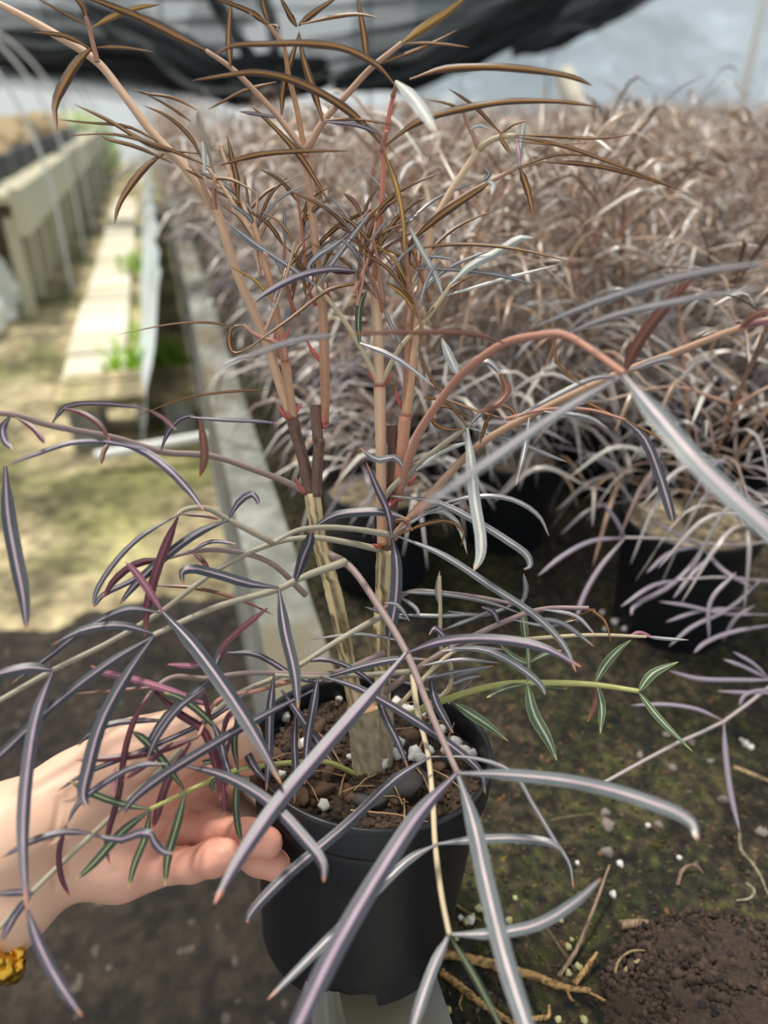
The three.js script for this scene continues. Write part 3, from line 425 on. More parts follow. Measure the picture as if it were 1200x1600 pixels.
leaf('t 8 33.4 32.6: 335,326 322,302 312,276 296,256', ['b 13 32.6 31.6: 256,240 230,258 200,295 184,325 179,350', 'b 10 32.6 31.8: 302,250 240,228 170,188 116,163'.replace('302,250', '310,240'), 'b 7 32.6 31.8: 330,262 260,232 180,210 98,212', 'b 8 32.6 32: 270,255 210,228 170,218 158,212', 'b 8 32.6 32: 315,248 298,215 262,182 222,164', 'b 6 32.6 31.6: 248,222 200,198 140,192 92,187', 'b 7 32.6 32.2: 308,172 270,152 230,146 202,138', 'w 9 32.6 32.4: 320,270 318,240 316,220', 'b 5 32.6 32: 318,280 300,270 288,264', 'b 5 32.6 32: 298,190 262,165 215,140']);
leaf('k 7 32.4 31.8: 152,97 144,62 138,38 134,25', ['b 12 31.8 31.4: 136,28 130,10 110,-8', 'b 7 31.8 31.2: 136,40 100,20 55,-4', 'o 11 31.8 31.2: 142,44 175,26 215,12 250,7', 'b 10 32.2 31.4: 140,75 105,57 75,52 50,50', 'b 8 32.2 31.6: 150,74 190,74 240,81', 'b 19 32.2 31: 142,76 122,95 100,130 86,165 90,210']);
leaf('t 7 33.2 32.4: 336,326 336,300 335,280', ['w 20 32 25: 335,272 328,235 316,205 310,172', 'd 7 32.6 32.4: 336,280 334,300 337,326', 'b 12 33 32.6: 372,318 370,280 362,245 355,212', 'b 8 32.8 32.2: 322,278 360,280 410,306', 'b 11 32.8 31.8: 344,258 400,242 470,236 545,236', 's 9 33.2 32.6: 350,342 385,375 420,400']);
leaf('k 7 33.6 33: 447,562 440,540 400,524 380,508', ['b 11 33 32.6: 380,508 362,512 358,535 364,550 380,548 440,505', 'b 5 33 31: 372,512 330,504 270,506 178,524', 'b 5 33.6 31: 428,608 360,612 290,622 210,652'], 'compound_leaf');
// thick of young shoots between the stems
for (let i = 0; i < 15; i++) {
  const cx = [420, 470, 560, 610, 640, 660][i % 6] + rr(-18, 18), y0 = rr(360, 540), d = rr(32.6, 34.2), tx = cx + rr(-50, 50), ty = y0 - rr(60, 150), L = [];
  for (let k = 0; k < 6; k++) { const f = rr(0.15, 1), x = lerp(cx, tx, f), y = lerp(y0, ty, f), a = rr(-1, 1), l = rr(50, 130), kind = 'bbdbsos'[Math.floor(rr(0, 7))]; L.push(`${kind} ${rr(4, 9).toFixed(1)} ${d} ${(d - rr(-1, 1.2)).toFixed(1)}: ${x},${y} ${x + a * l * 0.5},${y - l * 0.45} ${x + a * l * 1.15},${y - l * 0.72}`); }
  leaf(`${'trkn'[i % 4]} ${rr(4, 6).toFixed(1)} ${d} ${d - 0.4}: ${cx},${y0} ${(cx + tx) / 2 + rr(-8, 8)},${(y0 + ty) / 2} ${tx},${ty}`, L);
}

// ------------------------------------------------------------------ the hand
{
  const J = (x, y, d) => at(x, y, (d + lerp(2.4, 0.4, sm(clamp((x - 60) / 340)))) / 100);
  const bones = { palm: [], fingers: [] };
  const chain = (list, k) => list.slice(1).map((b, i) => ({ a: J(...list[i]), b: J(...b), ra: list[i][3] / 1000, rb: b[3] / 1000, k }));
  bones.palm.push(...chain([[-190, 1424, 25.6, 21], [0, 1315, 27.6, 20], [130, 1246, 29.6, 18.5]]), ...chain([[-190, 1560, 25.6, 19], [0, 1416, 27.5, 17.5], [100, 1338, 29.2, 15.5]]),
    ...chain([[110, 1335, 29.6, 15.5], [190, 1345, 30.4, 14.5], [202, 1346, 31.0, 13]]), ...chain([[130, 1240, 29.8, 18], [210, 1192, 30.6, 17], [270, 1162, 31.5, 14]]),
    ...chain([[130, 1285, 30, 16], [222, 1286, 31.6, 13]]), ...chain([[140, 1265, 30.4, 16], [252, 1236, 32.6, 12]]), ...chain([[222, 1312, 32, 11.5], [262, 1226, 33.2, 11]]));
  bones.fingers.push(chain([[268, 1165, 31.4, 14], [302, 1148, 31.6, 12], [358, 1141, 32.2, 9.8], [376, 1156, 32.8, 9.2], [388, 1184, 33.2, 8]]), chain([[205, 1346, 31.4, 11.5], [242, 1354, 31, 8.4], [300, 1350, 30.5, 7.2], [335, 1340, 30.1, 7.2], [351, 1335, 29.9, 6.4]]),
    chain([[225, 1306, 32.4, 11], [268, 1297, 32.5, 8.4], [335, 1299, 32.2, 7.7], [390, 1309, 31.6, 7.6], [417, 1317, 31.5, 6.8]]), chain([[255, 1258, 32.8, 11], [300, 1272, 33.5, 9], [345, 1300, 33.6, 8.4], [405, 1338, 32.5, 7.9], [430, 1352, 32.2, 6.8]]), chain([[283, 1215, 33.2, 11], [345, 1238, 35, 8.6], [385, 1272, 37.3, 7.6], [392, 1296, 39, 6.6]]));
  const cap = (p, b) => { const pa = p.clone().sub(b.a), ba = b.b.clone().sub(b.a), h = clamp(pa.dot(ba) / ba.lengthSq()); return pa.addScaledVector(ba, -h).length() - lerp(b.ra, b.rb, h); };
  const smin = (a, b, k) => { const h = Math.max(k - Math.abs(a - b), 0) / k; return Math.min(a, b) - h * h * k * 0.25; };
  const creases = [[[300, 1188, 30.2], [255, 1225, 29.4], [210, 1290, 28.6], [180, 1360, 28.4]], [[305, 1235, 31], [255, 1275, 30], [215, 1330, 29.2]], [[280, 1268, 31], [258, 1305, 30.4], [236, 1345, 29.8]], [[95, 1250, 27.7], [82, 1310, 27.2], [88, 1385, 27.4]], [[110, 1235, 27.9], [100, 1300, 27.6], [108, 1370, 27.8]], [[262, 1322, 30.3], [262, 1368, 30.2]], [[288, 1275, 31], [282, 1312, 31]], [[248, 1326, 30.6], [300, 1322, 30.6], [350, 1318, 30.6]], [[262, 1272, 31.4], [310, 1270, 31.6], [350, 1276, 31.6]]].map(l => l.map(q => J(...q)));
  const field = p => {
    let d = 1; for (const b of bones.palm) d = smin(d, cap(p, b), 0.010);
    let f = 1; for (const c of bones.fingers) { let e = 1; for (const b of c) e = smin(e, cap(p, b), 0.003); f = smin(f, e, 0.0005); }
    d = smin(d, f, 0.0045);
    if (Math.abs(d) < 0.006) for (const l of creases) for (let i = 1; i < l.length; i++) { // creases run along sight lines: distance across the view
      const e = V3(0, EYE, 0), q = e.clone().add(p.clone().sub(e).multiplyScalar(1)), ab = l[i].clone().sub(l[i - 1]), h = clamp(q.clone().sub(l[i - 1]).dot(ab) / ab.lengthSq()), s = q.sub(l[i - 1].clone().addScaledVector(ab, h)), n = towardsEye(p); s.addScaledVector(n, -s.dot(n)); d += 0.0012 * Math.exp(-s.lengthSq() / 0.0000012);
    }
    return d;
  };
  // surface nets
  const lo = V3(1, 1, 1).multiplyScalar(9), hi = lo.clone().negate(); for (const b of [...bones.palm, ...bones.fingers.flat()]) for (const [q, r] of [[b.a, b.ra], [b.b, b.rb]]) { lo.min(q.clone().subScalar(r + 0.004)); hi.max(q.clone().addScalar(r + 0.004)); }
  const h = 0.0014, nx = Math.ceil((hi.x - lo.x) / h), ny = Math.ceil((hi.y - lo.y) / h), nz = Math.ceil((hi.z - lo.z) / h), id = (i, j, k) => (i * (ny + 1) + j) * (nz + 1) + k, val = new Float32Array((nx + 1) * (ny + 1) * (nz + 1)), p = V3(0, 0, 0);
  for (let i = 0; i <= nx; i++) for (let j = 0; j <= ny; j++) for (let k = 0; k <= nz; k++) val[id(i, j, k)] = field(p.set(lo.x + i * h, lo.y + j * h, lo.z + k * h));
  const vid = new Int32Array(val.length).fill(-1), pos = [], idx = [];
  for (let i = 0; i < nx; i++) for (let j = 0; j < ny; j++) for (let k = 0; k < nz; k++) {
    let sx = 0, sy = 0, sz = 0, n = 0; const cv = (a, b, c) => val[id(i + a, j + b, k + c)];
    for (const [a, b] of [[0, 1], [2, 3], [4, 5], [6, 7], [0, 2], [1, 3], [4, 6], [5, 7], [0, 4], [1, 5], [2, 6], [3, 7]]) {
      const A = [a & 1, a >> 1 & 1, a >> 2], B = [b & 1, b >> 1 & 1, b >> 2], va = cv(...A), vb = cv(...B); if ((va < 0) === (vb < 0)) continue;
      const t = va / (va - vb); sx += lerp(A[0], B[0], t); sy += lerp(A[1], B[1], t); sz += lerp(A[2], B[2], t); n++;
    }
    if (n) { vid[id(i, j, k)] = pos.length / 3; pos.push(lo.x + (i + sx / n) * h, lo.y + (j + sy / n) * h, lo.z + (k + sz / n) * h); }
  }
  const quad = (a, b, c, d, f) => { if (a < 0 || b < 0 || c < 0 || d < 0) return; f ? idx.push(a, b, c, a, c, d) : idx.push(a, c, b, a, d, c); };
  for (let i = 1; i < nx; i++) for (let j = 1; j < ny; j++) for (let k = 1; k < nz; k++) {
    const v = val[id(i, j, k)];
    if ((v < 0) !== (val[id(i + 1, j, k)] < 0)) quad(vid[id(i, j - 1, k - 1)], vid[id(i, j, k - 1)], vid[id(i, j, k)], vid[id(i, j - 1, k)], v < 0);
    if ((v < 0) !== (val[id(i, j + 1, k)] < 0)) quad(vid[id(i - 1, j, k - 1)], vid[id(i - 1, j, k)], vid[id(i, j, k)], vid[id(i, j, k - 1)], v < 0);
    if ((v < 0) !== (val[id(i, j, k + 1)] < 0)) quad(vid[id(i - 1, j - 1, k)], vid[id(i, j - 1, k)], vid[id(i, j, k)], vid[id(i - 1, j, k)], v < 0);
  }
  const col = [], base = C(216, 180, 154), pink = C(216, 156, 136), red = C(212, 124, 108), tips = [[386, 1190, 34.4], [360, 1334, 30.3], [428, 1321, 31.6], [440, 1356, 32.2], [390, 1290, 39]].map(q => J(...q)), pal = J(290, 1290, 31);
  for (let i = 0; i < pos.length; i += 3) { p.set(pos[i], pos[i + 1], pos[i + 2]); const tip = Math.max(...tips.map(q => Math.exp(-q.distanceToSquared(p) / 0.0003))), pl = Math.exp(-pal.distanceToSquared(p) / 0.0022), mott = fbm(p.x * 120, p.y * 120, p.z * 120, 3); const c = mixC(mixC(base, pink, clamp(pl * 0.9 + (mott - 0.5) * 0.7)), red, tip * 0.55); col.push(c.r, c.g, c.b); }
  const g = geom(pos, idx, col), wrist = J(-20, 1400, 27);
  const person = thing('person', 'bare left hand and forearm reaching in from the left, gripping the pot', 'person', null, wrist);
  part('hand', g, M.skin, person);
  // fingernails at the far side of the ring and middle finger tips
  for (const [a, b, w] of [[[402, 1315, 31.6], [424, 1321, 31.6], 0.0056], [[415, 1345, 32.4], [438, 1357, 32.1], 0.0056]]) {
    const P = J(...a), Q = J(...b), T = Q.clone().sub(P).normalize(), N = FX.clone().addScaledVector(UX, -0.9); N.addScaledVector(T, -N.dot(T)).normalize(); const S = new THREE.Vector3().crossVectors(T, N), pp = [], ii = [];
    for (let i = 0; i <= 6; i++) for (let j = 0; j <= 8; j++) { const t = i / 6, x = (j / 4 - 1), q = P.clone().lerp(Q, 0.35 + t * 1.0).addScaledVector(S, Math.sin(x * 1.1) * w * (t > 0.8 ? 0.85 : 1)).addScaledVector(N, 0.0072 - (1 - Math.cos(x * 1.1)) * w - t * 0.0022); pp.push(q.x, q.y, q.z); if (i < 6 && j < 8) { const k = i * 9 + j; ii.push(k, k + 1, k + 9, k + 1, k + 10, k + 9); } }
    part('fingernail', geom(pp, ii), M.nail, person);
  }
  // bracelet of gold nuggets round the wrist end of the forearm
  const bc = J(-62, 1420, 26.8), ax = J(100, 1290, 29.2).sub(J(-190, 1492, 25.6)).normalize(), e1 = FX.clone(); e1.addScaledVector(ax, -e1.dot(ax)).normalize(); const e2 = new THREE.Vector3().crossVectors(ax, e1).normalize();
  const br = thing('bracelet', 'gold nugget bracelet on the wrist at the left edge', 'bracelet', null, bc);
  // lies against the skin: march outwards until the field turns positive
  for (let i = 0; i < 22; i++) { const a = i / 22 * Math.PI * 2, dir = e1.clone().multiplyScalar(Math.cos(a)).addScaledVector(e2, Math.sin(a)); let r = 0.01; const sl = ax.clone().multiplyScalar(-0.004 * Math.sin(a)); while (r < 0.06 && field(bc.clone().add(sl).addScaledVector(dir, r)) < 0.0035) r += 0.0005; const m = new THREE.Mesh(lumps[i % 4], i % 5 === 3 ? M.ivory : M.gold); m.name = 'bead'; place(m, dir.multiplyScalar(r).add(sl), i % 5 === 3 ? 0.0034 : 0.0048); m.castShadow = m.receiveShadow = true; br.add(m); }
  for (let i = 0; i < 6; i++) { const m = new THREE.Mesh(lumps[i % 4], M.gold); m.name = 'bead'; place(m, J(8 + (i % 3) * 10, 1490 + Math.floor(i / 3) * 18, 26.4).sub(bc), 0.0030); m.castShadow = m.receiveShadow = true; br.add(m); }
}

// ------------------------------------------------------------------ things on the bed
const bedAt = (x, y) => { let p = gp(x, y, 0); for (let i = 0; i < 3; i++) { const [u, v] = uv_(p); p = gp(x, y, bedH(u, v)); } return p; };
function lying(name, pts, w, color, label, category, o = {}) {          // a stick or root lying on the soil
  const P = pts.map(([x, y, up = 0]) => { const p = bedAt(x, y); p.y += up + w * 0.6; return p; }), pos = P[0].clone();
  return [stalk(curvePts(P, Math.max(10, pts.length * 7)), [w, w * 1.05, w * 0.9, w * 0.8, w * 0.5], (t, s, i) => mixC(color, mixC(color, C(52, 34, 20), 0.9), clamp((hash(s, i, 61) - 0.4) * 2)), { sides: 9, rough: 0.35, ...o }), pos];
}
{
  const RC = C(186, 148, 96);
  const mk = (label, main, w, subs) => { const [g, pos] = lying('root', main, w, RC); const m = single('root', g, M.bark, label, 'root', null, pos); for (const [pts, ww] of subs) { const [gg] = lying('root', pts, ww, RC); gg.translate(-pos.x, -pos.y, -pos.z); const c = new THREE.Mesh(gg, M.bark); c.name = 'rootlet'; c.castShadow = c.receiveShadow = true; m.add(c); } };
  mk('thick orange-brown root forking to the right, beside the pot foot', [[690, 1492], [740, 1502], [790, 1515], [840, 1530], [880, 1545], [922, 1550]], 0.0026, [[[[896, 1543, 0.002], [912, 1525, 0.005], [930, 1502, 0.008]], 0.0015], [[[886, 1548], [892, 1562], [896, 1565]], 0.0008], [[[918, 1550], [940, 1562], [960, 1575]], 0.0009]]);
  mk('thinner orange root running down to the bottom edge below the thick root', [[688, 1520], [715, 1540], [745, 1565], [780, 1588], [820, 1612]], 0.0021, [[[[724, 1552], [718, 1570], [722, 1580]], 0.0007]]);
  mk('curled orange root right at the foot of the front pot', [[664, 1560], [670, 1585], [690, 1602], [720, 1612]], 0.0022, []);
  mk('short forked orange root at the bottom edge', [[800, 1600], [840, 1592], [856, 1590], [858, 1572]], 0.0014, []);
  const stick = (label, pts, w, color, name = 'twig') => { const [g, pos] = lying(name, pts, w, color, '', '', { rough: 0.12 }); single(name, g, M.bark, label, 'twig', null, pos); };
  stick('straight grey-brown twig leaning up beside the orange root', [[872, 1528], [900, 1490, 0.004], [925, 1435, 0.012], [945, 1385, 0.02]], 0.0012, C(150, 128, 106));
  stick('dark thin twig lying under the leaning twig', [[850, 1445], [880, 1490], [900, 1520]], 0.0011, C(96, 84, 66));
  stick('pale broken twig at the right edge', [[1145, 1200], [1175, 1212], [1210, 1226]], 0.0018, C(176, 152, 116));
  stick('dry pale curl of stem hanging at the right edge', [[1155, 1302], [1158, 1330], [1175, 1350], [1190, 1375], [1200, 1400]], 0.0011, C(136, 132, 104));
  stick('small pale hooked straw below the dry curl', [[1165, 1380], [1178, 1392], [1172, 1404], [1150, 1408]], 0.0009, C(150, 150, 124));
  stick('arched dry straw left of the soil clod', [[962, 1540], [962, 1515, 0.004], [980, 1498, 0.006], [1008, 1492, 0.004]], 0.0008, C(150, 132, 96));
  stick('pale dry straw touching the soil clod', [[965, 1530], [990, 1510, 0.003], [1025, 1503, 0.002]], 0.0012, C(176, 160, 120));
  stick('stub of pale wood poking out of the soil clod', [[968, 1448], [990, 1446], [1012, 1444]], 0.0028, C(146, 124, 98));
  stick('thin straw on the moss right of the pot', [[690, 1395], [720, 1420], [752, 1440]], 0.0009, C(160, 132, 84));
  stick('curved straw on the moss below the broad pale leaf', [[860, 1282], [900, 1275], [930, 1272]], 0.0006, C(120, 112, 76));
  stick('small curl of dead leaf on bare soil above the clod', [[1058, 1385], [1066, 1365, 0.004], [1085, 1360, 0.004], [1098, 1366]], 0.0011, C(136, 112, 96));
  // granules scattered on the moss
  [[748, 1422, 5], [760, 1440, 4], [728, 1442, 4], [738, 1432, 3], [876, 1440, 4], [888, 1482, 4], [893, 1470, 3], [888, 1522, 4], [904, 1514, 5], [912, 1595, 4], [872, 1595, 4], [805, 1405, 3], [690, 1570, 4], [700, 1580, 4], [795, 1440, 4], [712, 1468, 3]].forEach(([x, y, s], i) => { const m = new THREE.Mesh(lumps[i % 4], M.mossPerlite); m.name = numbered('granule'); place(m, bedAt(x, y).add(V3(0, s * 0.0003, 0)), s * 0.00056, 0.8); m.castShadow = m.receiveShadow = true; m.userData = { label: 'yellow-green algae-covered perlite granule on the moss by the pot', category: 'granule', group: 'greenish granules by the pot' }; scene.add(m); });
  [[968, 1352, 5], [1061, 1343, 4], [957, 1400, 5], [735, 1440, 5], [720, 1436, 4], [1165, 1165, 6], [1172, 1170, 5], [1158, 1158, 4], [1012, 1292, 4], [940, 960, 6], [960, 975, 7], [945, 985, 5], [975, 985, 6], [1020, 1472, 4], [1044, 1456, 3], [1104, 1484, 3], [902, 1350, 3], [450, 1570, 3]].slice(0, 17).forEach(([x, y, s], i) => { const m = new THREE.Mesh(lumps[i % 4], M.perlite); m.name = numbered('perlite_granule'); place(m, bedAt(x, y).add(V3(0, s * 0.0003, 0)), s * 0.0005, 0.8); m.castShadow = m.receiveShadow = true; m.userData = { label: 'loose white perlite granule on the dark bed soil', category: 'granule', group: 'white granules on the bed' }; scene.add(m); });
  [[950, 1290, 9], [945, 1272, 7], [948, 1333, 8], [1050, 1200, 6], [1030, 1290, 6], [1130, 1250, 6], [1190, 1300, 7], [1000, 1180, 5], [920, 1230, 5], [1040, 1148, 5], [1110, 1190, 5], [1080, 1160, 5]].forEach(([x, y, s], i) => { const m = new THREE.Mesh(lumps[i % 4], M.stone); m.name = numbered('pebble'); place(m, bedAt(x, y), s * 0.00065, 0.7); m.castShadow = m.receiveShadow = true; m.userData = { label: 'small grey-brown pebble on the mossy bed', category: 'pebble', group: 'pebbles on the mossy bed' }; scene.add(m); });
  // grit: uncountable
  const N = 9000, im = new THREE.InstancedMesh(crumbs[1], std({ color: 0xffffff, roughness: 0.95 }), N), o = new THREE.Object3D(), GC = [C(44, 34, 24), C(66, 52, 36), C(30, 26, 20), C(54, 56, 24), C(46, 50, 22), C(104, 72, 46), C(84, 78, 66)];
  for (let i = 0; i < N; i++) { const u = rr(0.0, 1.0), v = KV1 + 0.01 + Math.pow(rnd(), 1.3) * 0.75; o.position.copy(H(u, v, bedH(u, v))); o.rotation.set(rr(0, 6), rr(0, 6), rr(0, 6)); o.scale.set(rr(0.6, 1.3), rr(0.5, 0.9), rr(0.6, 1.3)).multiplyScalar(rr(0.0007, 0.0024)); o.updateMatrix(); im.setMatrixAt(i, o.matrix); im.setColorAt(i, GC[Math.floor(Math.pow(rnd(), 1.3) * 6.99)]); }
  im.name = 'soil_grit'; im.userData = { label: 'fine dark grit and crumbs strewn over the mossy bed', category: 'grit', kind: 'stuff' }; im.castShadow = im.receiveShadow = true; scene.add(im);
  // moss tufts
  const NM = 9000, mg = (() => { const parts = []; for (let k = 0; k < 4; k++) { const a = k * 1.6; parts.push(geom([Math.cos(a) * 0.12, 0, Math.sin(a) * 0.12, -Math.cos(a) * 0.12, 0, -Math.sin(a) * 0.12, Math.cos(a + 1) * 0.45, 1, Math.sin(a + 1) * 0.45], [0, 1, 2])); } return mergeGeometries(parts); })();
  const mo = new THREE.InstancedMesh(mg, std({ color: 0xffffff, roughness: 0.9 }), NM); let c = 0;
  for (let i = 0; i < 40000 && c < NM; i++) { const u = rr(0.0, 1.1), v = KV1 + 0.005 + rnd() * 0.8, f = fbm(u * 8 + 3, v * 8 + 5, 6); if (f < 0.5 + rr(-0.05, 0.05)) continue; o.position.copy(H(u, v, bedH(u, v) - 0.0005)); o.rotation.set(rr(-0.4, 0.4), rr(0, 6), rr(-0.4, 0.4)); o.scale.setScalar(rr(0.0014, 0.0034)); o.updateMatrix(); mo.setMatrixAt(c, o.matrix); mo.setColorAt(c, mixC(C(40, 44, 15), C(78, 82, 28), rnd())); c++; }
  mo.count = c; mo.name = 'moss'; mo.userData = { label: 'low olive-green moss growing over the bed', category: 'moss', kind: 'stuff' }; mo.castShadow = mo.receiveShadow = true; scene.add(mo);
  // soil clod heap bottom right
  const clod = (x, y, r, k, label) => { let g = new THREE.IcosahedronGeometry(1, 24); g.deleteAttribute('uv'); g.deleteAttribute('normal'); g = mergeVertices(g); const p = g.attributes.position, col = [], b = bedAt(x, y);
    for (let i = 0; i < p.count; i++) { const X = p.getX(i), Y = p.getY(i), Z = p.getZ(i), f = r * (0.62 + 0.6 * fbm(X * 2 + k, Y * 2 + 4, Z * 2 + 3) + 0.55 * (fbm(X * 7 + k, Y * 7, Z * 7, 4) - 0.5)); p.setXYZ(i, X * f, Y * f * 0.34, Z * f); const c = mixC(C(19, 15, 12), C(66, 51, 41), fbm(X * 22, Y * 22, Z * 22 + k, 3) * 1.1); col.push(c.r, c.g, c.b); }
    g.setAttribute('color', new THREE.Float32BufferAttribute(col, 3)); g.computeVertexNormals(); const m = single('soil_clod', g, M.crumb, label, 'soil clod'); m.position.copy(b).add(V3(0, -r * 0.02, 0)); };
  clod(1065, 1500, 0.022, 3, 'large crumbly brown soil clod with a wood stub in it'); clod(1150, 1510, 0.026, 8, 'broad crumbly soil clod against the right edge'); clod(1090, 1590, 0.024, 12, 'soil clod at the bottom edge below the large clod'); clod(1180, 1600, 0.022, 15, 'soil clod in the bottom right corner'); clod(1095, 1440, 0.011, 19, 'small soil clod behind the large clod'); clod(985, 1590, 0.014, 22, 'low flat soil clod left of the bottom clod');
  const NC = 6500, cm = new THREE.InstancedMesh(crumbs[2], std({ color: 0xffffff, roughness: 0.95 }), NC);
  for (let i = 0; i < NC; i++) { const a = rr(0, 6.28), r = Math.sqrt(rnd()), p = bedAt(1100 + Math.cos(a) * r * 160, 1535 + Math.sin(a) * r * 110); o.position.copy(p).add(V3(0, rr(0, 0.003) + 0.008 * (1 - r) * rnd(), 0)); o.rotation.set(rr(0, 6), rr(0, 6), rr(0, 6)); o.scale.setScalar((0.0006 + 0.0028 * Math.pow(rnd(), 3)) * (1.1 - 0.4 * r)); o.updateMatrix(); cm.setMatrixAt(i, o.matrix); cm.setColorAt(i, mixC(C(24, 19, 15), C(72, 56, 45), rnd())); }
  cm.name = 'soil_crumbs'; cm.userData = { label: 'loose brown soil crumbs spilled around the clods', category: 'soil', kind: 'stuff' }; cm.castShadow = cm.receiveShadow = true; scene.add(cm);
}

// ------------------------------------------------------------------ the other potted plants
const bgKinds = [  // glints on the distant foliage painted in as lighter leaf colours
  { blade: C(136, 130, 128), rib: C(188, 180, 176) }, { blade: C(94, 88, 94), rib: C(150, 140, 146) }, { blade: C(118, 96, 78), rib: C(164, 138, 114) }, { blade: C(94, 74, 54), rib: C(142, 114, 82) }, { blade: C(178, 173, 164), rib: C(220, 214, 204) }, { blade: C(108, 88, 82), rib: C(156, 136, 126) }];
function bgLeaf(base, dir, len, kindPick, droop, split) {
  const up = V3(0, 1, 0), geos = [], leafs = [], end = base.clone().addScaledVector(dir, len).add(V3(0, -len * droop * 0.4, 0)), midp = base.clone().lerp(end, 0.5).add(V3(0, len * 0.14, 0)), rp = curvePts([base, midp, end], 6);
  geos.push(stalk(rp, [0.0017, 0.0011, 0.0008], mixC(C(160, 126, 106), C(140, 124, 120), rnd()), { sides: 3 }));
  const side = new THREE.Vector3().crossVectors(dir, up).normalize();
  const put = (o, d, l) => { const k = bgKinds[kindPick()], a = o.clone().addScaledVector(d, l * 0.5).add(V3(0, l * rr(-0.02, 0.16), 0)), b = o.clone().addScaledVector(d, l * rr(0.8, 0.95)).add(V3(0, -l * droop * rr(0.2, 0.9), 0)); leafs.push(blade(curvePts([o, a, b], split ? 9 : 5), rr(0.0026, 0.0041), { hint: V3(rr(-0.5, 0.5), 1, rr(-0.2, 0.7)).normalize(), ...k, coarse: !split, twist: rr(-0.8, 0.8), vary: 3 })); };
  for (const f of [0.4, 0.7, 1]) for (const s of [-1, 1]) { const i = Math.round(f * 6), d = dir.clone().multiplyScalar(rr(0.3, 0.9)).addScaledVector(side, s * rr(0.5, 1)).add(V3(0, rr(-0.35, 0.35), 0)).normalize(); put(rp[i], d, rr(0.065, 0.12)); }
  put(rp[6], dir.clone().add(V3(rr(-0.2, 0.2), rr(-0.3, 0.2), rr(-0.2, 0.2))).normalize(), rr(0.07, 0.11));
  return split ? { rachis: geos[0], leafs } : { rachis: mergeGeometries([...geos, ...leafs]), leafs: [] };
}
const potRings = [[0.0485, 0], [0.0505, 0.001], [0.0565, 0.0985], [0.0592, 0.099], [0.0596, 0.113], [0.0585, 0.115], [0.0562, 0.113], [0.0556, 0.09], [0.046, 0.004], [0.001, 0.004]];
const simplePot = ringsGeo(potRings, 40, (r, a, y) => V3(Math.sin(a) * r, y, Math.cos(a) * r));
const simpleSoil = (() => { const pos = [], col = [], idx = [], nr = 10, ns = 36; for (let i = 0; i <= nr; i++) for (let s = 0; s < ns; s++) { const r = 0.055 * i / nr, a = s / ns * 6.2832; pos.push(Math.cos(a) * r, 0.102 + 0.006 * (hash(i, s, 71) - 0.5), Math.sin(a) * r); const c = mixC(C(120, 104, 84), C(206, 190, 160), hash(i, s, 72) ** 2); col.push(c.r, c.g, c.b); if (i < nr) { const a0 = i * ns + s, b0 = i * ns + (s + 1) % ns; idx.push(a0, b0, a0 + ns, b0, b0 + ns, a0 + ns); } } return geom(pos, idx, col); })();
function makeBg(nStems, height, split, nPairs) {
  const g = new THREE.Group(); const add = (n, geo, mat, par = g) => { const m = new THREE.Mesh(geo, mat); m.name = n; m.castShadow = m.receiveShadow = true; par.add(m); return m; };
  add('pot', simplePot, M.pot); add('potting_soil', simpleSoil, M.crumb);
  for (let s = 0; s < nStems; s++) {
    const a = rr(0, 6.28), lean = rr(0.02, 0.16) * height / 0.4, hgt = height * rr(0.78, 1.03), P = [V3(Math.cos(a) * 0.006, 0.10, Math.sin(a) * 0.006), V3(Math.cos(a) * (0.012 + lean * 0.3), 0.1 + (hgt - 0.1) * 0.45, Math.sin(a) * (0.012 + lean * 0.3)), V3(Math.cos(a) * (0.015 + lean), hgt, Math.sin(a) * (0.015 + lean))], cp = curvePts(P, 14);
    add('stem', stalk(cp, [0.0034, 0.0023, 0.0018, 0.0012], (t) => mixC(C(116, 102, 82), C(156, 122, 100), clamp(t * 1.5)), { sides: 6 }), M.stem);
    let az = rr(0, 3.14);
    for (let k = 0; k < nPairs; k++) { const t = lerp(0.18, 0.97, (k + rr(0, 0.5)) / nPairs), b = cp[Math.round(t * 14)]; az += 1.57 + rr(-0.4, 0.4);
      for (const q of [0, Math.PI]) { const el = lerp(-0.05, 0.75, t) + rr(-0.25, 0.25), d = V3(Math.cos(az + q) * Math.cos(el), Math.sin(el), Math.sin(az + q) * Math.cos(el)); const high = t > 0.62; const L = bgLeaf(b, d, rr(0.05, 0.1), () => { const z = rnd(); return high ? (z < 0.4 ? 2 : z < 0.62 ? 3 : z < 0.8 ? 5 : z < 0.9 ? 0 : 4) : (z < 0.38 ? 0 : z < 0.6 ? 1 : z < 0.78 ? 4 : z < 0.9 ? 5 : 2); }, lerp(0.9, 0.25, t), split); const m = add('compound_leaf', L.rachis, M.bright); for (const l of L.leafs) add('leaflet', l, M.bright, m); } }
  }
  return g;
}
const variants = [makeBg(5, 0.40, false, 6), makeBg(6, 0.43, false, 5), makeBg(5, 0.45, false, 6), makeBg(4, 0.38, false, 7)];
function putBg(proto, u, v, turn, scale, label, group) { const g = proto.clone(true); g.name = numbered('potted_plant'); g.position.copy(H(u, v, 0)); g.rotation.y = turn; g.scale.setScalar(scale); g.userData = { label, category: 'plant' }; if (group) g.userData.group = group; scene.add(shadow(g)); return g; }
const nearP = at(1080, 815, 0.65); const [nu, nv] = uv_(nearP);
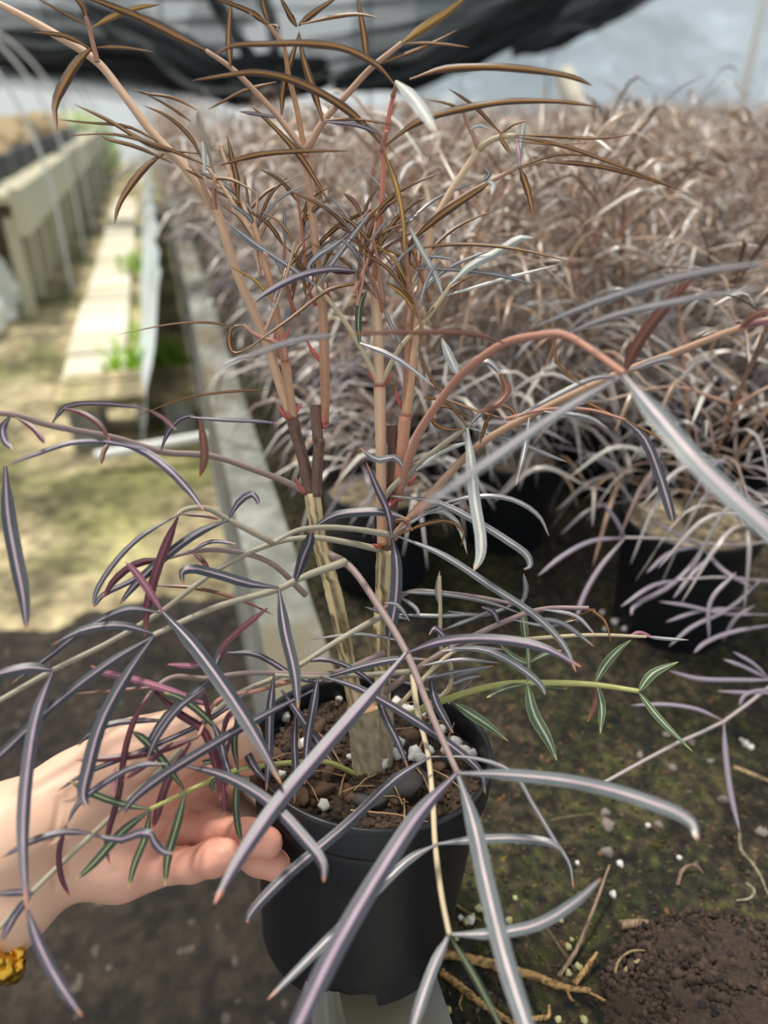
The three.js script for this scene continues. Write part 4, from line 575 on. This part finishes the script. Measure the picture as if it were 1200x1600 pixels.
{
  const near = makeBg(4, 0.34, true, 4); near.name = numbered('potted_plant'); near.position.set(nearP.x, 0, nearP.z); near.userData = { label: 'bushy purple plant in black pot standing alone on the moss at the right', category: 'plant' }; scene.add(shadow(near));
  // drooping purple leaves in front of its pot, and one at the right edge
  const L = (r, ls, w = 0.0016) => { const q = parse('p 5 ' + r), m = part('compound_leaf', stalk(curvePts(q.pts, 16), [w, w * 0.8, w * 0.6], C(172, 160, 160), { sides: 6 }), M.stem, near); for (const s of ls) { const z = parse(s); part('leaflet', blade(curvePts(z.pts, 12), z.w * 0.76, { hint: towardsEye(z.pts[0]).add(V3(0, 0.5, 0)).normalize(), blade: C(124, 114, 126), rib: C(166, 154, 168), taper: 0.75, twist: rr(-0.3, 0.3) }), M.leaf, m, near); } };
  L('63 55: 1088,770 1150,790 1215,820 1200,845 1100,850 1040,842 977,840', ['p 9 56 55: 977,840 962,812 942,786', 'p 9 56 54: 977,840 935,890 908,940 901,972', 'p 9 56 54: 977,840 925,845 880,868 840,900', 'p 8 57 55: 1098,852 1060,835 1020,812', 'p 9 57 54: 1098,855 1075,890 1040,920 990,948 986,962', 'p 9 57 55: 1096,852 1050,862 1010,895', 'p 9 57 54: 1098,856 1130,890 1180,920']);
  L('63 54: 1088,775 1180,790 1260,850 1230,905 1200,908 1130,902 1060,906', ['p 8 55 54: 1190,905 1140,950 1080,980 1045,1010', 'p 8 55 54: 1150,895 1110,940 1108,1000', 'p 8 55 54: 1200,960 1130,958 1070,945 1030,940', 'p 9 55 53.5: 1215,975 1140,988 1100,1005 1084,1020', 'p 8 55 54: 1160,950 1090,955 1040,972', 'p 8 55 54: 1130,1000 1150,965 1180,945', 'p 8 55 54: 1060,906 1020,915 970,948', 'p 8 56 55: 1120,860 1080,900 1052,935']);
  L('63 46: 1088,780 1200,790 1300,890 1290,1000 1230,1055 1200,1075 1130,1128 1060,1160 945,1222', ['p 8 48 47.5: 1130,1126 1090,1108 1040,1100 985,1102', 'p 11 48 46: 1131,1130 1134,1180 1142,1240 1156,1300', 'p 9 49 48.5: 1215,1062 1160,1062 1090,1060 1045,1048', 'p 9 49 48.6: 1200,1060 1160,1040 1130,1030', 'p 8 49 48.6: 1200,1058 1175,1035 1145,1018', 'p 8 49 48.6: 1210,1075 1165,1085 1155,1102', 'p 8 49 48.6: 1230,1080 1180,1082 1120,1080']);
}
const nearLabels = [['potted plant in black pot directly behind the held stems, beside the kerb', 0.62, 0.17], ['potted plant in black pot right of the first one behind the held stems', 0.66, 0.325], ['potted plant in black pot between the row by the kerb and the lone right-hand pot', 0.74, 0.50], ['potted plant behind the lone right-hand pot, cut by the right edge', 0.70, 0.70]];
nearLabels.forEach(([l, u, v], i) => putBg(variants[i % 4], u, v, i * 1.3, [0.92, 0.9, 0.95, 0.95][i], l));
let nBg = 0;
for (let u = 0.83; u < 5.2;) {
  const st = 0.165 * (1 + 0.42 * (u - 0.8));
  for (let v = 0.17 + ((nBg * 7) % 3) * 0.03; v < 4.2; v += st) {
    const uu = u + rr(-0.03, 0.03), vv = v + rr(-0.025, 0.025), p = H(uu, vv, 0.25), d = p.clone().sub(V3(0, EYE, 0)), dz = d.dot(FX), px = 600 + F * d.dot(RX) / dz;
    if (px < 150 || px > 1330 || (vv - 1.9) * 1.4 + (uu - 6.0) * 2.8 > -1.4 || (Math.abs(uu - nu) < 0.16 && Math.abs(vv - nv) < 0.16)) continue;
    putBg(variants[Math.floor(rr(0, 3.99))], uu, vv, rr(0, 6.28), rr(0.84, 1.0), ...(vv < 0.42 ? ['potted plant in the row running back along the kerb', 'row of potted plants along the kerb'] : uu > 2.6 ? ['potted plant at the hazy far back of the bed, below the shade cloth', 'farthest potted plants'] : px > 900 ? ['potted plant crowded toward the right edge, behind the lone pot', 'crowd toward the right edge'] : ['potted plant in the thick crowd behind the held stems', 'crowd behind the held stems'])); nBg++;
  }
  u += st * 0.95;
}
console.log('background plants', nBg);

// ------------------------------------------------------------------ left: aisle, path, bench, hoops, end wall
const guv = (x, y) => uv_(gp(x, y, LOW));
{
  const [pu, pv] = guv(145, 600), path = struct('floor_004', boxUV(pu, pu + 5.2, pv - 0.09, pv + 0.09, LOW - 0.05, LOW + 0.002), M.pale, 'bedding of the pale slab path');
  const pm = [0, 1, 2].map(k => std({ color: [C(204, 197, 176), C(190, 184, 164), C(212, 206, 188)][k], roughness: 0.9, bumpMap: concTex, bumpScale: 0.002 }));
  for (let k = 0, u = pu; k < 18; k++) { const l = 0.26; const g = boxUV(u + 0.006, u + l - 0.006, pv - 0.088 + rr(-0.008, 0.008), pv + 0.088 + rr(-0.008, 0.008), LOW - 0.03, LOW + 0.012 + rr(0, 0.008)); const m = new THREE.Mesh(g, pm[k % 3]); m.name = 'slab'; m.castShadow = m.receiveShadow = true; path.add(m); u += l; }
  // weeds
  const weed = (x, y, n, label, sc) => { const p = gp(x, y, LOW), g = thing('weed_tuft', label, 'weed', null, p); for (let i = 0; i < n; i++) { const a = rr(0, 6.28), r = rr(0, 0.09) * sc, b = p.clone().add(V3(Math.cos(a) * r, 0, Math.sin(a) * r)), h = rr(0.05, 0.11) * sc, q = rr(0, 6.28), t = b.clone().add(V3(Math.cos(q) * h * 0.6, h, Math.sin(q) * h * 0.6)); part('leaf', blade(curvePts([b, b.clone().lerp(t, 0.5).add(V3(0, h * 0.15, 0)), t], 6), 0.016 * sc, { hint: V3(Math.cos(q), 0.3, Math.sin(q)), blade: mixC(C(120, 176, 30), C(84, 134, 20), rnd()), rib: C(166, 200, 60), coarse: true, lance: true }), M.leaf, g); } };
  weed(215, 590, 40, 'bright green weed tuft at the near end of the slab path', 1); weed(260, 585, 34, 'bright green weed tuft beside the kerb, right of the path end', 1); weed(232, 545, 24, 'smaller green weed tuft behind the bright pair', 0.9); weed(215, 430, 24, 'green weeds along the right side of the slab path, farther off', 1.2);
  // raised timber step with a dark hollow under it, and the white pipe
  const [bu, bv] = guv(230, 700), stp = thing('step', 'weathered pale timber step with dark hollow underneath, left of the kerb', 'step', null, H(bu, bv, LOW));
  const tm = std({ map: paleTex, roughness: 0.9 });
  for (let k = 0; k < 3; k++) part('plank', boxUV(bu + 0.06 + k * 0.072, bu + 0.06 + k * 0.072 + 0.066, bv - 0.19, -0.0 + KV0 - 0.012, LOW + 0.085, LOW + 0.107 + rr(0, 0.004)), tm, stp);
  part('block', boxUV(bu + 0.07, bu + 0.26, bv - 0.17, bv - 0.10, LOW - 0.01, LOW + 0.085), M.concrete, stp); part('block', boxUV(bu + 0.07, bu + 0.26, KV0 - 0.09, KV0 - 0.02, LOW - 0.01, LOW + 0.085), M.concrete, stp);
  const a = gp(150, 712, LOW + 0.022), b = gp(342, 678, LOW + 0.05); single('pipe', stalk([a, b], [0.011, 0.011], C(226, 230, 228), { sides: 16 }), M.stem, 'white plastic pipe lying in front of the timber step', 'pipe', null, a.clone());
  // bench along the left
  const [lu, lv] = guv(122, 372), B0 = lu - 1.9, B1 = lu + 4.0, bench = thing('bench', 'long low timber bench with pale rail and many legs on the left', 'bench', null, H(lu, lv, LOW));
  const hb = 0.45; part('rail', boxUV(B0, B1, lv - 0.02, lv + 0.02, LOW + hb - 0.16, LOW + hb), M.timber, bench); part('deck', boxUV(B0, B1, lv - 1.3, lv - 0.02, LOW + hb - 0.05, LOW + hb - 0.02), M.timber, bench);
  for (let k = 0; k < 26; k++) { const u = B0 + 0.02 + k * 0.34; part('leg', boxUV(u, u + 0.05, lv - 0.06, lv - 0.021, LOW - 0.01, LOW + hb - 0.1), M.timber, bench); if (k % 2 === 0) part('leg', boxUV(u, u + 0.05, lv - 0.95, lv - 0.9, LOW - 0.01, LOW + hb - 0.05), M.timber, bench); }
  for (let k = 0; k < 9; k++) { const u = B0 + 0.15 + k * 0.52; const g = boxUV(u, u + 0.44, lv - 0.6, lv - 0.12, LOW + hb - 0.02, LOW + hb + 0.07); const tray = single('seed_tray', g, M.darkTray, 'shallow dark plastic tray standing on the long bench', 'tray', 'dark trays on the long bench', H(u, lv - 0.3, LOW + hb)); const dg = new THREE.IcosahedronGeometry(1, 5), dp = dg.attributes.position; for (let i = 0; i < dp.count; i++) { const X = dp.getX(i), Y = dp.getY(i), Z = dp.getZ(i), f = 0.8 + 0.45 * fbm(X * 5 + k, Y * 5 + 3, Z * 5 + 9, 3); dp.setXYZ(i, X * f * 0.22, 0.05 + Math.max(0, Y) * f * 0.13, Z * f * 0.22); } dg.computeVertexNormals(); const dm = new THREE.Mesh(dg, M.dry); dm.name = 'dry_seedlings'; dm.position.copy(H(0.22, -0.06)); dm.castShadow = dm.receiveShadow = true; tray.add(dm); }
  // hoops rising from the aisle side of the bench
  for (let k = 0; k < 7; k++) { const u = B0 + 0.42 + k * 0.85, pts = []; for (let i = 0; i <= 20; i++) { const t = i / 20 * Math.PI * 0.95; pts.push(H(u, lv - 0.42 + Math.cos(t) * 0.5, LOW + 0.35 + Math.sin(t) * 0.75)); } pts.unshift(H(u, lv + 0.08, LOW)); single('hoop', stalk(curvePts(pts, 40), [0.007, 0.007], C(206, 210, 208), { sides: 8 }), M.stem, 'slender galvanised hoop arching over the long bench', 'hoop', 'hoops over the long bench', H(u, lv + 0.08, LOW)); }
  // clear sheet bundle at the far left
  const sh = [], [su, sv] = guv(22, 470); { const pos = [], idx = [], n = 26, m = 14; for (let i = 0; i <= n; i++) for (let j = 0; j <= m; j++) { const u = lerp(su - 0.55, su + 0.02, i / n), y = lerp(LOW, LOW + 0.30, j / m), p = H(u, sv - 0.05 + 0.09 * (1 - j / m) + 0.07 * (fbm(i * 0.35, j * 0.3, 5) - 0.5), y); pos.push(p.x, p.y, p.z); if (i < n && j < m) { const a = i * (m + 1) + j; idx.push(a, a + 1, a + m + 1, a + 1, a + m + 2, a + m + 1); } } sh.push(geom(pos, idx)); }
  single('plastic_sheet', sh[0], M.white, 'crumpled white plastic sheet hanging off the bench at the left edge', 'sheet', null, H(su, sv, LOW));
  // pale film standing along the kerb farther up
  { const pos = [], idx = [], n = 60, m = 12; for (let i = 0; i <= n; i++) for (let j = 0; j <= m; j++) { const u = lerp(1.75, 7, i / n), y = lerp(LOW, 0.10, j / m), p = H(u, -0.02 - 0.10 * (1 - j / m) - 0.05 * (fbm(i * 0.4, j * 0.25, 15) - 0.5), y); pos.push(p.x, p.y, p.z); if (i < n && j < m) { const a = i * (m + 1) + j; idx.push(a, a + 1, a + m + 1, a + 1, a + m + 2, a + m + 1); } } single('plastic_film', geom(pos, idx), new THREE.MeshPhysicalMaterial({ side: THREE.DoubleSide, color: C(214, 226, 230), roughness: 0.45 }), 'pale bluish plastic film draped along the far kerb beside the slab path', 'film', null, H(1.75, -0.1, LOW)); }
}
{
  // far end: translucent wall with frame
  const film = new THREE.MeshPhysicalMaterial({ side: THREE.DoubleSide, color: C(244, 248, 248), roughness: 0.4, transmission: 0.85, thickness: 0 });
  const EU = 10.5, pos = [], idx = [], n = 60, m = 16;
  for (let i = 0; i <= n; i++) for (let j = 0; j <= m; j++) { const v = lerp(-5, 6, i / n), y = lerp(LOW, 3.2, j / m), p = H(EU + 0.12 * (fbm(i * 0.5, j * 0.22, 33) - 0.5), v, y); pos.push(p.x, p.y, p.z); if (i < n && j < m) { const a = i * (m + 1) + j; idx.push(a, a + m + 1, a + 1, a + 1, a + m + 1, a + m + 2); } }
  struct('wall_back', geom(pos, idx), film, 'white translucent film end wall of the greenhouse');
  for (let k = 0; k < 9; k++) { const v = -4.5 + k * 1.2; single('post', stalk([H(EU - 0.25, v, LOW), H(EU - 0.25, v, 3.1)], [0.03, 0.03], C(214, 220, 222), { sides: 10 }), M.galv, 'upright pale post in front of the far end wall', 'post', 'posts at the far end wall', H(EU - 0.25, v, LOW)); }
  // hedge-like greenery before the end wall at the left
  for (const [u, v, r] of [[9.4, -3.9, 0.42], [9.5, -2.6, 0.4], [9.4, -0.75, 0.3]]) { let g = new THREE.IcosahedronGeometry(1, 12); g.deleteAttribute('uv'); g.deleteAttribute('normal'); g = mergeVertices(g); const p = g.attributes.position, col = []; for (let i = 0; i < p.count; i++) { const X = p.getX(i), Y = p.getY(i), Z = p.getZ(i), f = r * (0.8 + 0.35 * fbm(X * 3 + u, Y * 3 + v + 9, Z * 3) + 0.25 * hash(i, 3, 5)); p.setXYZ(i, X * f * 1.2, Y * f, Z * f); const c = mixC(C(150, 170, 110), C(196, 206, 160), hash(i, 7, 7)); col.push(c.r, c.g, c.b); } g.setAttribute('color', new THREE.Float32BufferAttribute(col, 3)); g.computeVertexNormals(); const o = single('shrub', g, M.crumb, ['pale green shrub at the far end, leftmost', 'pale green shrub at the far end, in the middle', 'pale green shrub at the far end, nearest the path'][[-3.9, -2.6, -0.75].indexOf(v)], 'shrub'); o.position.copy(H(u, v, LOW + r * 0.9)); }
  // right: clear plastic side sheet with wrinkles
  const S0 = H(6.0, 1.9, 0), S1 = H(4.6, 4.7, 0), sp = [], si = [], N = 120, Mm = 60; const across = S1.clone().sub(S0), nrm = V3(across.z, 0, -across.x).normalize();
  for (let i = 0; i <= N; i++) for (let j = 0; j <= Mm; j++) { const t = i / N, y = lerp(0, 1.9, j / Mm), q = t * 9 + y * 3.2, wr = 0.35 * Math.abs(fbm(q, y * 5 - t * 6, 3, 4) - 0.5) + 0.08 * Math.sin(q * 2 + 3 * fbm(t * 6, y * 4, 9)), p = S0.clone().addScaledVector(across, t).addScaledVector(nrm, wr); p.y = y; sp.push(p.x, p.y, p.z); if (i < N && j < Mm) { const a = i * (Mm + 1) + j; si.push(a, a + 1, a + Mm + 1, a + 1, a + Mm + 2, a + Mm + 1); } }
  struct('wall_right', geom(sp, si), new THREE.MeshPhysicalMaterial({ side: THREE.DoubleSide, color: C(232, 242, 248), roughness: 0.3, transmission: 0.55, thickness: 0 }), 'wrinkled bluish-white plastic side sheet');
  const pp = S0.clone().addScaledVector(across, 0.72).addScaledVector(nrm, -0.24); single('post', stalk([pp.clone(), pp.clone().setY(1.9)], [0.028, 0.028], C(236, 238, 234), { sides: 12 }), M.stem, 'white upright post against the plastic sheet at the right', 'post', null, pp);
  const bA = at(945, 330, 4.1), bB = at(880, 110, 4.0); bA.y = Math.max(bA.y, 0); single('pipe_brace', stalk([H(...uv_(bA), 0), bA, bB], [0.06, 0.06, 0.05], C(226, 220, 200), { sides: 12 }), M.stem, 'leaning cream pipe brace where the shade cloth meets the plastic sheet', 'pipe', null, H(...uv_(bA), 0));
}
// ------------------------------------------------------------------ shade cloth hanging in folds across the top
{
  const cloth = std({ color: C(40, 48, 52), roughness: 0.8, transparent: true, opacity: 0.42 });
  const g = thing('shade_cloth', 'black knitted shade cloth hanging in swags across the top', 'shade cloth', null, at(400, 140, 4.6));
  // each swag is a pleated strip between an upper line and a lower line, given in picture terms at a real distance
  const swag = (name, up, dn, d, folds, amp, sd) => { const n = 160, m = 40, U = curvePts(up.map(q => at(q[0], q[1], q[2] ?? d)), n), D = curvePts(dn.map(q => at(q[0], q[1], q[2] ?? d)), n), pos = [], idx = []; for (let i = 0; i <= n; i++) for (let j = 0; j <= m; j++) { const t = i / n, s = j / m, p = U[i].clone().lerp(D[i], s), f = Math.sin(s * folds * 6.28 + 2.5 * fbm(t * 5 + sd, s * 2, 1)) + 0.7 * Math.sin(s * folds * 2.3 * 6.28 + 4 * fbm(t * 7, s * 3 + sd, 4)); p.addScaledVector(FX, amp * f).addScaledVector(UX, amp * 0.9 * Math.cos(s * folds * 6.28 + t * 3) * Math.min(1, 4 * s)); pos.push(p.x, p.y, p.z); if (i < n && j < m) { const a = i * (m + 1) + j; idx.push(a, a + 1, a + m + 1, a + 1, a + m + 2, a + m + 1); } } part(name, geom(pos, idx), cloth, g); };
  swag('cloth_fold', [[-150, -60], [150, -60], [330, -60], [450, -60]], [[-150, 120], [60, 122], [200, 138], [330, 140]], 4.6, 5, 0.035, 1);
  swag('cloth_fold', [[-150, 10], [80, 0], [200, 30], [320, 90]], [[-150, 135], [60, 138], [200, 148], [340, 150]], 4.58, 3, 0.04, 21);
  swag('cloth_fold', [[-150, 50], [80, 40], [200, 60], [330, 100]], [[-150, 128], [60, 130], [200, 142], [340, 146]], 4.54, 4, 0.03, 31);
  swag('cloth_fold', [[120, -60], [220, 0], [300, 60], [400, 100]], [[60, 60], [180, 110], [300, 138], [430, 140]], 4.5, 3, 0.03, 41);
  swag('cloth_fold', [[480, 60], [620, 30], [760, -10], [900, -70]], [[440, 140], [640, 125], [790, 70], [1000, -20]], 4.42, 3, 0.03, 51);
  swag('cloth_fold', [[330, -60], [500, -60], [700, -60], [980, -70]], [[250, 135], [420, 140], [560, 110], [640, 90]], 4.55, 4, 0.03, 5);
  swag('cloth_fold', [[560, -40], [700, -50], [850, -60], [1080, -60]], [[540, 130], [650, 110], [760, 70], [1010, -10]], 4.5, 4, 0.03, 9);
  // gathered rolls: cloth bunched along the hems
  const bunched = std({ vertexColors: true, roughness: 0.9 });
  const roll = (pts, r, d) => { const c = curvePts(pts.map(q => at(q[0], q[1], d)), 40), strips = []; for (let k = 0; k < 13; k++) { const a = k * 2.4, q = Math.sqrt((k + 0.5) / 13), ph = rr(0, 9); const P = c.map((p, i) => { const f = i / 40 * (r.length - 1), j = Math.min(r.length - 2, Math.floor(f)), R0 = lerp(r[j], r[j + 1], f - j) * 1.1, w = a + 1.6 * (noise(i * 0.13 + ph, k * 3.1) - 0.5); return p.clone().addScaledVector(UX, Math.sin(w) * q * R0 + 0.03 * (noise(i * 0.3, ph) - 0.5)).addScaledVector(FX, Math.cos(w) * q * R0); }); const z = 10 + 22 * rnd(), cc = C(z, z * 1.12, z * 1.2); strips.push(blade(P, r[1] * rr(0.5, 1.1), { hint: V3(rr(-0.3, 0.3), rr(-0.4, 1), 1).normalize(), blade: cc, rib: mixC(cc, C(60, 70, 76), 0.3), coarse: true, fold: 0.5, twist: rr(-2, 2), taper: 0.97 })); } part('gathered_roll', mergeGeometries(strips), bunched, g); };
  roll([[-150, 70], [40, 78], [160, 88], [260, 108], [340, 132]], [0.07, 0.1, 0.1, 0.11, 0.05], 4.5);
  roll([[130, 10], [200, 50], [260, 85], [330, 118], [420, 128], [520, 118]], [0.05, 0.08, 0.11, 0.14, 0.12, 0.06], 4.48);
  roll([[520, 130], [640, 100], [740, 60], [840, 10], [900, -40]], [0.05, 0.1, 0.11, 0.1, 0.08], 4.46);
  roll([[800, 78], [880, 50], [960, 15], [1060, -40]], [0.03, 0.06, 0.06, 0.05], 4.44);
  roll([[380, -60], [420, 20], [430, 90], [420, 120]], [0.04, 0.05, 0.06, 0.05], 4.5);
  roll([[310, -40], [360, 40], [400, 100]], [0.05, 0.05, 0.06], 4.52);
}
renderer.render(scene, camera);
